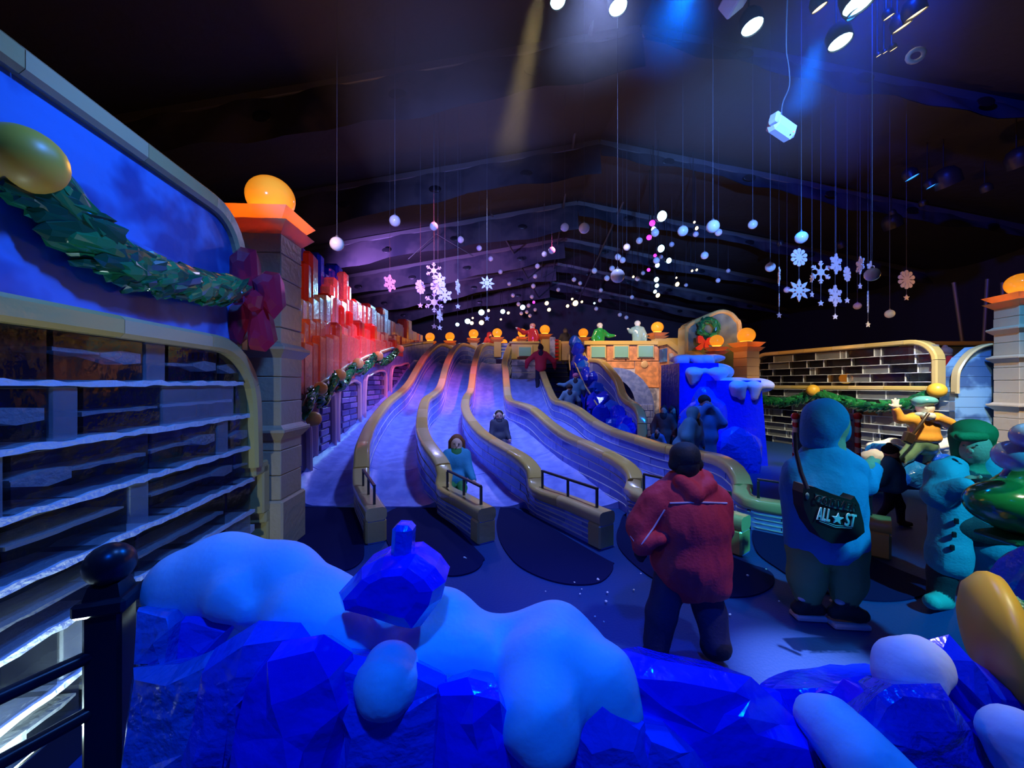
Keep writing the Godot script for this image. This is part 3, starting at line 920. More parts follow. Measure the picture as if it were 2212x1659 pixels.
	garland(gt, gp, 0.075, 0.16, 130, 11, WN)
	var b := Mb.new(); b.ball(wo(52, 345, 0.14), Vector3.ONE * 0.138, 28)
	tag(obj("yellow_bauble", b, M.yellow), "large yellow ice bauble at the top of the near garland", "bauble")
	var bw := thing("ice_bow", "dark crimson carved ice bow hung on the lamp column", "bow")
	for q in [["loop", [[497, 550], [520, 533], [553, 540], [560, 640], [532, 656], [497, 642]]], ["loop", [[545, 602], [574, 585], [604, 590], [611, 668], [592, 690], [560, 655]]], ["tail", [[538, 650], [503, 655], [470, 700], [484, 742], [520, 744], [546, 690]]], ["tail", [[548, 655], [574, 650], [593, 742], [574, 760], [541, 755], [537, 712]]], ["knot", [[530, 636], [552, 626], [568, 640], [562, 668], [544, 674], [530, 660]]]]:
		var kb := Mb.new(); crag(kb, q[1], 3.55 if q[0] != "knot" else 3.45, 0.07, 0.14, 0.8, 3, 0.0)
		obj(q[0], kb, M.bow, bw)
	lamp_column("tan ice column beside the near brick wall, with a glowing amber globe", Vector3(-2.70, 0, -4.30), 3.66, 0.46, 0.06, 0.245, M.stone, [2.18, 1.30], 2.2)
	# black fence by the wall
	var ft := thing("fence", "black metal fence with a ball-topped post and slanting-looking rails beside the ice wall", "fence")
	var fp := P(238, 1300, 1.55); fp.y = 0
	var posts := [fp, fp + Vector3(-0.28, 0, 0.62)]
	for i in 2:
		mb = Mb.new(); mb.box(posts[i] + Vector3(0, 0.46, 0), Vector3(0.12, 0.92, 0.12), Basis(Vector3.UP, 0.35), 0.012)
		obj("post", mb, M.black, ft)
		mb = Mb.new(); mb.box(posts[i] + Vector3(0, 0.93, 0), Vector3(0.165, 0.06, 0.165), Basis(Vector3.UP, 0.35), 0.012)
		frust(mb, posts[i], Basis(Vector3.UP, 0.35), 0.06, 0.045, 0.95, 1.01)
		obj("post_cap", mb, M.black, ft)
		mb = Mb.new(); mb.ball(posts[i] + Vector3(0, 1.075, 0), Vector3.ONE * 0.082, 20)
		obj("finial", mb, M.black, ft)
	for y in [0.30, 0.52, 0.74]:
		if y == 0.30: continue
		mb = Mb.new(); mb.tube([posts[0] + Vector3(0, y, 0), posts[1] + Vector3(0, y, 0), posts[1] * 2 - posts[0] + Vector3(0, y, 0)], 0.026, 8)
		obj("rail", mb, M.black, ft)
	mb = Mb.new(); mb.tube([posts[0] + Vector3(0.03, 0.92, -0.06), posts[0] + Vector3(0.12, 0.99, -0.42)], 0.022, 8)
	obj("rail", mb, M.black, ft)
	# the white floor lamp by the wall foot
	var lt := thing("floor_lamp", "white tube lamp lying at the foot of the near ice wall", "lamp")
	mb = Mb.new(); mb.tube([W(2.1, 0.12, 0.14), W(3.7, 0.12, 0.14)], 0.03, 10)
	obj("lamp_tube", mb, mat(Color(1, 1, 1), 0.3, {"emit": Color(0.75, 1.0, 0.95), "emit_e": 2.0}), lt)
	mb = Mb.new(); mb.box(W(2.9, 0.10, 0.20), Vector3(0.02, 0.2, 1.7), Basis(WN, Vector3.UP, WN.cross(Vector3.UP)), 0.004); obj("added_light_shield", mb, M.housing, lt)  # lip added to keep the tube light off the boulders
	mb = Mb.new(); mb.box(W(2.9, 0.05, 0.14), Vector3(0.1, 0.08, 1.7), Basis(WN, Vector3.UP, WN.cross(Vector3.UP)), 0.01)
	obj("lamp_tray", mb, M.housing, lt)

func trim_run(mb, pts: Array, n: Vector3, w: float, dp: float) -> void:     # moulding along a path in a wall plane; w across, dp deep
	var rows := []
	for i in pts.size():
		var T: Vector3 = (pts[mini(i + 1, pts.size() - 1)] - pts[maxi(i - 1, 0)]).normalized()
		var u := n.cross(T).normalized()
		var o: Vector3 = pts[i] + n * 0.06
		var e := 0.025
		rows.append([o + u * (w / 2) - n * (dp), o + u * (w / 2) - n * e, o + u * (w / 2 - e), o - u * (w / 2 - e), o - u * (w / 2) - n * e, o - u * (w / 2) - n * dp])
	for i in rows.size() - 1:
		for k in 6:
			mb.quad(rows[i][k], rows[i + 1][k], rows[i + 1][(k + 1) % 6], rows[i][(k + 1) % 6])
	for e in [0, rows.size() - 1]:
		for k in range(1, 5):
			if e == 0: mb.tri(rows[0][0], rows[0][k], rows[0][k + 1])
			else: mb.tri(rows[e][0], rows[e][k + 1], rows[e][k])

# ------------------------------------------------------------------ slides
var rails := {}
func by_depth(pts: Array, d: float) -> Vector3:
	for i in pts.size() - 1:
		if -pts[i + 1].z >= d:
			var a: float = -pts[i].z; var b: float = -pts[i + 1].z
			return pts[i].lerp(pts[i + 1], clampf((d - a) / maxf(b - a, 1e-4), 0.0, 1.0))
	return pts[-1]
func wall_run(mb, pts: Array, tops: Array, bots: Array, w: float) -> void:
	var rows := []
	for i in pts.size():
		var T: Vector3 = pts[mini(i + 1, pts.size() - 1)] - pts[maxi(i - 1, 0)]
		var lat := Vector3(T.x, 0, T.z).normalized().cross(Vector3.UP) * (w / 2)
		var p := Vector3(pts[i].x, 0, pts[i].z)
		rows.append([p + lat + Vector3(0, bots[i], 0), p + lat + Vector3(0, tops[i], 0), p - lat + Vector3(0, tops[i], 0), p - lat + Vector3(0, bots[i], 0)])
	for k in 4:
		var strip := []
		for r in rows: strip.append(PackedVector3Array([r[k], r[(k + 1) % 4]]))
		mb.grid(strip)
	mb.quad(rows[0][0], rows[0][3], rows[0][2], rows[0][1])
	var e: int = rows.size() - 1
	mb.quad(rows[e][0], rows[e][1], rows[e][2], rows[e][3])

func slides() -> void:
	var src := {
		"A": [[813, 1097, 4.33], [797, 1070, 4.82], [782, 1044, 5.38], [779.5, 1021, 5.52], [781, 996, 5.66], [782.6, 964, 6.0], [789, 942, 6.6], [801, 914, 7.6], [820, 886, 8.8], [842, 861, 9.9], [870, 839, 11.1], [886, 820, 12.2], [902, 792, 13.3], [920, 764, 14.4], [945.6, 742, 15.6], [964, 745, 16.4], [980, 753, 17.1]],
		"B": [[1052, 1097, 4.33], [1003, 1070, 4.82], [959, 1047, 5.32], [961, 1018, 5.45], [952, 990, 5.6], [930, 961, 6.0], [917, 939, 6.5], [911, 914, 7.2], [914, 879, 8.6], [921, 859, 9.6], [936, 848, 10.4], [949, 835.5, 11.3], [956, 815.6, 12.3], [961, 795.7, 13.2], [968.6, 774, 14.1], [979.5, 754, 15.0], [992, 742, 15.8], [1006.6, 742.4, 16.6], [1023, 748.7, 17.3]],
		"C": [[1312, 1105, 4.2], [1230, 1073, 4.74], [1160, 1047, 5.33], [1154, 1012, 5.48], [1134, 986.6, 5.7], [1104, 967.6, 6.1], [1069, 948.6, 6.7], [1040.6, 929.6, 7.4], [1020, 907, 8.2], [1008.4, 888, 9.0], [1004.8, 870, 9.9], [1008.4, 853.6, 10.7], [1015.6, 842.7, 11.5], [1019.2, 824.7, 12.4], [1021, 806.6, 13.2], [1024.7, 785, 14.1], [1031, 761.4, 15.0], [1039, 745, 15.8], [1051.8, 740, 16.6], [1068, 743.3, 17.3]],
		"D": [[1612, 1115, 4.05], [1480, 1080, 4.58], [1372, 1056, 5.11], [1373, 1024.5, 5.27], [1355, 999, 5.5], [1319, 977, 5.9], [1271.6, 955, 6.5], [1227, 936, 7.2], [1189, 910.6, 8.0], [1151, 879, 9.0], [1120.5, 868, 9.9], [1104, 863, 10.6], [1097, 851.8, 11.2], [1094, 824.7, 12.3], [1091.6, 797.5, 13.3], [1090, 781, 14.2], [1096, 758, 15.2], [1104, 740, 16.2]],
		"E": [[1925, 1120, 3.98], [1760, 1093, 4.4], [1612, 1069, 4.84], [1604, 1032, 5.02], [1584, 1000, 5.2], [1552, 982, 5.5], [1507, 973, 5.9], [1431, 958, 6.5], [1371, 940, 7.2], [1323, 924.7, 7.9], [1281, 903.6, 8.7], [1248, 879.5, 9.5], [1220.5, 867.4, 10.3], [1199, 861, 11.0], [1187, 840, 12.0], [1175, 810, 13.2], [1166, 783, 14.3]],
		"F": [[1388, 978, 9.2], [1387, 921.7, 9.3], [1385, 893, 9.45], [1374, 873, 9.75], [1356, 861, 10.1], [1344, 846, 10.5], [1335, 819, 11.0], [1317, 795, 11.5], [1299, 777, 12.0], [1278, 774, 12.5]]}
	var words := {"A": "low slide wall topped with amber ice, next to the arched purple side wall", "B": "slide wall topped with amber ice, second from the arched purple side wall", "C": "slide wall topped with amber ice in the middle of the slides", "D": "slide wall topped with amber ice, whose end stands behind the red jacket", "E": "long slide wall topped with amber ice that borders the stairs and ends behind the parka", "F": "short curling amber-topped ice wall on the far side of the stairs, before the tunnel"}
	var sec := []
	for q in rrect(0.23, 0.15, 0.045, 2): sec.append(q)
	sec.reverse()
	for key in src:
		var raw := []
		for q in src[key]: raw.append(P(q[0], q[1], q[2]))
		var path := spline(raw, 6)
		rails[key] = path
		var t := thing("slide_wall", words[key], "slide wall", "walls between the ice slides")
		var L := length_of(path)
		var nb := int(L / 0.75)
		var g := RandomNumberGenerator.new(); g.seed = hash(key)
		for i in nb:
			var mb := Mb.new()
			var run := cut(path, L * i / nb, L * (i + 1) / nb - 0.004, 6)
			for k in run.size(): run[k] = run[k] - Vector3(0, 0.075, 0)
			mb.sweep(run, sec, true, false)
			obj("rail_block", mb, [M.gold, M.gold2, M.gold3][g.randi() % 3], t)
		# courses of ice blocks that follow the rail
		var deep := 3.0 if key == "F" else 0.95
		var nc := 8 if key == "F" else 5
		for c in nc:
			var bl := 0.62
			var s := -bl * (0.5 if c % 2 else 0.0)
			while s < L - 0.05:
				var a := maxf(s, 0.0); var b := minf(s + bl, L)
				s += bl
				if b - a < 0.06: continue
				var run := cut(path, a + 0.004, b - 0.004, 4)
				var tops := []; var bots := []
				var mid := 0.0
				for p in run:
					var y0: float = p.y - 0.12; var h: float = minf(y0, deep)
					tops.append(y0 - h * c / nc - 0.004); bots.append(maxf(y0 - h * (c + 1) / nc + 0.004, 0.001))
					mid += h / run.size()
				if mid < 0.08: continue
				var mb := Mb.new(); wall_run(mb, run, tops, bots, 0.17 + 0.012 * g.randf())
				obj("ice_block", mb, M.block if g.randf() < 0.55 else M.block2, t)
			# frosty seam between courses
			var run2 := cut(path, 0.02, L - 0.02, 60)
			var tp := []; var bt := []
			for p in run2:
				var y0: float = p.y - 0.12; var h: float = minf(y0, deep)
				tp.append(maxf(y0 - h * c / nc + 0.006, 0.012)); bt.append(maxf(y0 - h * c / nc - 0.008, 0.0))
			if c > 0:
				var mb2 := Mb.new(); wall_run(mb2, run2, tp, bt, 0.19)
				obj("frost_seam", mb2, M.joint, t)
		if key != "F":
			# end post and hand rail
			var e: Vector3 = path[0]; var dir: Vector3 = (path[3] - path[0]); dir.y = 0; dir = dir.normalized()
			var bs := Basis(dir.cross(Vector3.UP), Vector3.UP, -dir)
			var mb := Mb.new(); mb.box(Vector3(e.x, (e.y - 0.14) / 2, e.z) + dir * 0.10, Vector3(0.23, e.y - 0.14, 0.2), bs, 0.02)
			obj("end_post", mb, M.gold2, t)
			var ht := thing("hand_rail", {"A": "short dark metal hand rail on the end of the slide wall nearest the purple wall", "B": "dark metal hand rail beside the girl on the slide", "C": "dark metal hand rail on the middle slide end", "D": "dark metal hand rail behind the red jacket", "E": "dark metal hand rail behind the blue parka"}[key], "hand rail", "hand rails on the slide ends")
			var fl: float = path[0].distance_to(raw[2])
			var q := []
			for k in [0.12, 0.5, 0.9]: q.append(at_len(path, fl * k))
			for p in q:
				mb = Mb.new(); mb.box(p + Vector3(0, 0.105, 0), Vector3(0.028, 0.22, 0.028), bs, 0.004); obj("leg", mb, M.metal, ht)
			mb = Mb.new()
			var b3 := Basis(dir.cross(Vector3.UP), Vector3.UP, -dir)
			var top0: Vector3 = q[0] + Vector3(0, 0.22, 0); var top1: Vector3 = q[2] + Vector3(0, 0.22, 0)
			mb.box((top0 + top1) / 2, Vector3(0.034, 0.026, top0.distance_to(top1) + 0.03), b3, 0.004)
			obj("bar", mb, M.metal, ht)
	# left edge of the first lane runs along the arcade wall
	var l0 := []
	for q in [[640, 5.6], [644.6, 6.1], [675, 6.9], [710, 7.8], [754, 9.2], [792, 10.5], [850, 13.0], [905, 15.6], [925, 16.6]]:
		var b := by_depth(rails.A, q[1])
		var x: float = (q[0] - CX) / F * q[1]
		l0.append(Vector3(x, b.y, -q[1]))
	rails["0"] = spline(l0, 6)
	var lanes := [["0", "A", "outermost ice slide lane beside the arched purple wall"], ["A", "B", "empty ice slide lane, second from the arched purple wall"], ["B", "C", "ice slide lane on which the girl in turquoise sits"], ["C", "D", "ice slide lane with a dark-haired rider in earmuffs"], ["D", "E", "ice slide lane next to the stairs, closed by boards at its top"]]
	for ln in lanes:
		var t := thing("slide_lane", ln[2], "slide", "ice slide lanes")
		var pieces := 9
		for pc in pieces:
			var rows := []
			var low := []
			for i in 7:
				var d := lerpf(5.55, 15.6, (pc + i / 6.0) / pieces)
				if ln[1] == "E": d = lerpf(5.15, 14.6, (pc + i / 6.0) / pieces)
				var a := by_depth(rails[ln[0]], d); var b := by_depth(rails[ln[1]], d)
				var y := clampf(minf(a.y, b.y) - 0.62, 0.03, 2.62)
				if d < 6.6: y = maxf(0.03, y * clampf((d - 5.5) / 1.1, 0.0, 1.0))
				var row := PackedVector3Array()
				for k in 13:
					var u := k / 6.0 - 1.0
					var p := a.lerp(b, k / 12.0); p.y = y + 0.14 * pow(absf(u), 4.0) + 0.012 * noise.get_noise_2d(d * 0.35, u * 0.2 + pc)
					row.append(p)
				rows.append(row)
			for r in rows.size(): 
				var q: PackedVector3Array = rows[r].duplicate()
				for k in q.size(): q[k].y = maxf(q[k].y - 0.25, 0.001)
				q.reverse(); low.append(q)
			var mb := Mb.new(); mb.grid(rows); mb.grid(low)
			for k in 12:
				mb.quad(rows[0][k], low[0][12 - k], low[0][11 - k], rows[0][k + 1])
			obj("lane_slab", mb, M.lane, t)

# ------------------------------------------------------------------ arched purple wall along the first lane, with windows
func interp(tb: Array, x: float) -> float:
	if x <= tb[0][0]: return tb[0][1]
	for i in tb.size() - 1:
		if x <= tb[i + 1][0]: return lerpf(tb[i][1], tb[i + 1][1], (x - tb[i][0]) / (tb[i + 1][0] - tb[i][0]))
	return tb[-1][1]
const AD := [[600.0, 5.2], [632.0, 5.75], [644.6, 6.1], [675.0, 6.9], [710.0, 7.8], [754.0, 9.2], [792.0, 10.5], [850.0, 13.0], [905.0, 15.6], [940.0, 17.2]]
const ATOP := [[600.0, 890.0], [632.0, 868.0], [660.0, 850.0], [700.0, 825.0], [745.0, 795.0], [790.0, 772.0], [840.0, 755.0], [880.0, 746.0], [905.0, 742.0], [940.0, 738.0]]
func AW(px: float, py: float, out := 0.0) -> Vector3:     # a point on the arcade wall, moved out (towards the lane)
	var p := P(px, py, interp(AD, px))
	return p + an(px) * out
func an(px: float) -> Vector3:
	var a := P(px - 4, 829, interp(AD, px - 4)); var b := P(px + 4, 829, interp(AD, px + 4))
	var T := (b - a).normalized()
	return T.cross(Vector3.UP).normalized()
func arcade_wall() -> void:
	var t := thing("arcade_wall", "purple-blue ice wall with pointed arched windows rising along the first slide lane", "wall", "", Vector3.ZERO, "structure")
	var px := 612.0
	var k := 0
	while px < 936.0:
		var nx := minf(px + 324.0 / 14.0, 936.0)
		var run := []; var tops := []; var bots := []
		for i in 5:
			var x := lerpf(px, nx - 0.15, i / 4.0)
			var tp := AW(x, interp(ATOP, x), -0.14)
			run.append(tp); tops.append(tp.y); bots.append(maxf(tp.y - 2.0, 0.0))
		var mb := Mb.new(); wall_run(mb, run, tops, bots, 0.26)
		obj("wall_block", mb, M.lane, t)
		mb = Mb.new(); var sec := []
		for q in rrect(0.34, 0.11, 0.04, 2): sec.append(q)
		sec.reverse(); mb.sweep(run, sec, true, false)
		obj("coping_block", mb, M.gold3 if k % 2 else M.lilac, t)
		px = nx; k += 1
	var wins := [[[626, 1010], [632, 927], [651, 914], [660, 927], [662, 1020]],
		[[674.4, 985], [676, 883], [685.4, 868.8], [710.5, 853], [715.8, 862.5], [716.7, 970]],
		[[724.6, 960], [726, 851.5], [735.5, 835.9], [757.5, 823.3], [768.5, 826.5], [773, 839], [773, 922]],
		[[783, 910], [785.7, 823.3], [795, 810.8], [814, 801.4], [826.5, 803], [830, 817], [830, 870]],
		[[840.6, 862], [843.7, 798], [861, 790], [876.6, 785], [880, 792], [880, 828]]]
	for w in wins:
		var poly := PackedVector2Array(); var pts := []
		for q in w: poly.append(Vector2(q[0], q[1])); pts.append(AW(q[0], q[1], 0.04))
		var pn := spline(pts, 4)
		var wn := obj("window_frame", frame_mesh(pn, an(w[0][0]), 0.07), M.arch_trim, t)
		var mb := Mb.new()
		var c := Vector3.ZERO
		for p in pts: c += p / pts.size()
		for i in pts.size(): mb.otri(pts[i] - an(w[0][0]) * 0.03, pts[(i + 1) % pts.size()] - an(w[0][0]) * 0.03, c - an(w[0][0]) * 0.03, c - an(w[0][0]))
		obj("pane", mb, M.pane, wn)
		var y := 0.3
		var row := 0
		while y < 3.4:
			var x: float = w[0][0] - 6 + (3.0 if row % 2 else 0.0)
			while x < w[-1][0]:
				var step: float = 330.0 / interp(AD, x) * 0.42
				var d := interp(AD, x + step / 2)
				var py := CY + (EYE - y) / d * F
				var a := Vector2(x + 1, py); var b := Vector2(x + step - 1, py)
				if Geometry2D.is_point_in_polygon(a + Vector2(1, 0), poly) and Geometry2D.is_point_in_polygon(b, poly) and Geometry2D.is_point_in_polygon((a + b) / 2 + Vector2(0, -3), poly):
					var q := AW(x + step / 2, py, 0.02)
					var T := an(x).cross(Vector3.UP)
					mb = Mb.new(); mb.box(q, Vector3(AW(x + step, py).distance_to(AW(x, py)) - 0.03, 0.115, 0.04), Basis(T, Vector3.UP, T.cross(Vector3.UP)), 0.01)
					obj("window_brick", mb, M.wbrick if rng.randf() < 0.6 else M.wbrick2, wn)
				x += step
			y += 0.14; row += 1
	# garland with baubles
	var gt := thing("garland", "sparkling dark green ice garland swagged along the arched purple wall", "garland")
	var gp := []
	for q in [[638, 885], [648, 862], [660, 843], [672, 862], [682, 862], [694, 840], [709, 813], [718, 828], [730, 826], [742, 806], [754, 787], [763, 796], [776, 795], [789, 783], [800, 771], [810, 780], [824, 780], [838, 771], [850, 757]]:
		gp.append(AW(q[0], q[1], 0.12))
	garland(gt, gp, 0.09, 0.13, 240, 31, an(740))
	for q in [[645, 906, 0.12], [662, 839, 0.115], [709, 810, 0.125], [753, 785, 0.13], [800, 769, 0.135], [850, 754, 0.135]]:
		var mb := Mb.new(); mb.ball(Vector3.ZERO, Vector3.ONE * q[2], 20)
		var o := obj("yellow_bauble", mb, M.peach_ball); o.position = AW(q[0], q[1], 0.22)
		tag(o, "yellow ice bauble on the garland of the arched purple wall", "bauble", "baubles on the purple wall garland")

func frame_mesh(pn: Array, n: Vector3, w: float) -> Mb:
	var mb := Mb.new(); trim_run(mb, pn, n, w, 0.1)
	return mb

# ------------------------------------------------------------------ stepped red crystal wall above the arcade
func crystal_wall() -> void:
	var t := thing("crystal_wall", "stepped wall of red and frosted pink ice pillars above the arched purple wall", "wall", "", Vector3.ZERO, "structure")
	var g := RandomNumberGenerator.new(); g.seed = 77
	var tiers := [
		[[[618, 762], [634, 752], [700, 722], [760, 728], [850, 742]], 618.0, 858.0, 15.0, -0.40, 5.0],
		[[[618, 720], [634, 706], [665, 694], [710, 702], [760, 704], [830, 724], [880, 732], [902, 737]], 618.0, 904.0, 12.0, -0.72, 6.0],
		[[[618, 660], [660, 645], [700, 642], [745, 652], [800, 670], [845, 697], [885, 716], [900, 724]], 618.0, 900.0, 11.0, -1.05, 6.0]]
	for k in 3:
		var q: Array = tiers[k]
		var x: float = q[1]
		while x < q[2]:
			var w: float = q[3] * g.randf_range(0.7, 1.25) * clampf(1.25 - (x - 618) / 500.0, 0.6, 1.25)
			var top: float = interp(q[0], x + w / 2) + g.randf_range(-1, 1) * q[5] * clampf(1.2 - (x - 618) / 330.0, 0.3, 1.2)
			var m: Material = [M.coral, M.coral2, M.coral][g.randi() % 3] if k < 2 else [M.pale_ice, M.pale_ice, M.pink_ice][g.randi() % 3]
			pillar(t, x + w / 2, top, w, q[4] + g.randf_range(-0.05, 0.05), 0.34, m, false)
			x += w
	for q in [[646, 566, 11, -1.25, 0], [660, 548, 18, -1.35, 0], [697, 634, 8, -1.1, 0], [704, 615, 8, -1.4, 1], [712, 600, 8, -1.45, 1], [735, 588, 8, -1.5, 1], [741, 615, 8, -1.45, 1], [727, 660, 8, -0.85, 0], [758, 647, 9, -1.25, 0], [789, 656, 8, -1.25, 0], [817, 665, 8, -1.25, 0], [870, 690, 7, -0.95, 0], [745, 672, 5, -0.75, 0], [769, 693, 9, -0.55, 0], [797, 700, 8, -0.55, 0], [716, 697, 9, -0.45, 0], [843, 731, 7, -0.35, 0]]:
		pillar(t, q[0], q[1], q[2], q[3], 0.4, M.red_ice if q[4] == 0 else M.pink_ice, true)
	for q in [[763, 652, 12], [795, 661, 11], [823, 668, 11], [876, 692, 9]]:
		pillar(t, q[0] + 3, q[1], q[2], -1.12, 0.25, M.pale_ice, false)
	for q in [[678, 548, 13], [690, 588, 12], [704, 578, 12], [720, 573, 13], [712, 590, 10], [699, 600, 10]]:
		pillar(t, q[0], q[1], q[2], -1.9, 0.4, M.deep, true)
	pillar(t, 630, 530, 14, -1.8, 0.5, M.violet_ice, true)
	# backing so that no gap shows the hall
	var px := 610.0
	while px < 900.0:
		var run := []; var tops := []; var bots := []
		for i in 4:
			var x := px + 29.0 * i / 3.0
			var a := AW(x, interp(ATOP, x) - 14, -0.7); run.append(a); tops.append(a.y); bots.append(maxf(0.0, a.y - 2.5))
		var mb := Mb.new(); wall_run(mb, run, tops, bots, 0.7)
		obj("core_block", mb, M.coral2, t)
		px += 29.0
func pillar(t: Node3D, px: float, top: float, wpx: float, out: float, dp: float, m: Material, rounded: bool) -> void:
	var d := interp(AD, px)
	var p := P(px, top, d - out * 1.3)
	var y0 := AW(px, interp(ATOP, px)).y - 0.25
	var T := an(px).cross(Vector3.UP)
	var w := AW(px + wpx / 2, 829).distance_to(AW(px - wpx / 2, 829)) * (1.0 - out * 0.08)
	var mb := Mb.new()
	mb.box(Vector3(p.x, (p.y + y0) / 2, p.z), Vector3(w - 0.01, maxf(p.y - y0, 0.1), dp), Basis(T, Vector3.UP, T.cross(Vector3.UP)), 0.07 if rounded else 0.015)
	obj("ice_pillar", mb, m, t)

# ------------------------------------------------------------------ platform, stairs, bridge
func panel_px(mb, poly: Array, d: float, dp: float) -> void:     # upright slab facing the viewer, outline given in pixels at depth d
	var pl := PackedVector2Array()
	for q in poly:
		var p := P(q[0], q[1], d); pl.append(Vector2(p.x, p.y))
	mb.prism(pl, dp, Transform3D(Basis.IDENTITY, Vector3(0, 0, -d)))
func pbox(called: String, x0: float, y0: float, x1: float, y1: float, d: float, dp: float, m: Material, par: Node, bev := 0.02) -> MeshInstance3D:
	var a := P(x0, y0, d); var b := P(x1, y1, d)
	var mb := Mb.new(); mb.box(Vector3((a.x + b.x) / 2, (a.y + b.y) / 2, -d - dp / 2), Vector3(absf(b.x - a.x), absf(a.y - b.y), dp), Basis.IDENTITY, bev)
	return obj(called, mb, m, par)

func orb_post(label: String, px: float, py: float, rpx: float, d: float, drop: float) -> void:
	var o := P(px, py, d); var r := rpx / F * d
	var t := thing("globe_post", label, "post lamp", "amber globes along the platform", Vector3(o.x, o.y - r - drop, o.z))
	var mb := Mb.new(); mb.box(Vector3(0, (drop - 0.2) / 2, 0), Vector3(r * 1.5, drop - 0.2, r * 1.5), Basis(Vector3.UP, 0.15), 0.015); obj("shaft", mb, M.gold2, t)
	mb = Mb.new()
	frust(mb, Vector3(0, drop - 0.22, 0), Basis(Vector3.UP, 0.15), r * 0.78, r * 1.3, 0.0, 0.09)
	frust(mb, Vector3(0, drop - 0.22, 0), Basis(Vector3.UP, 0.15), r * 0.8, r * 1.35, 0.11, 0.2)
	obj("capital", mb, M.capital, t)
	orb_lamp(t, Vector3(0, drop + r * 0.9, 0), r, 0.5)

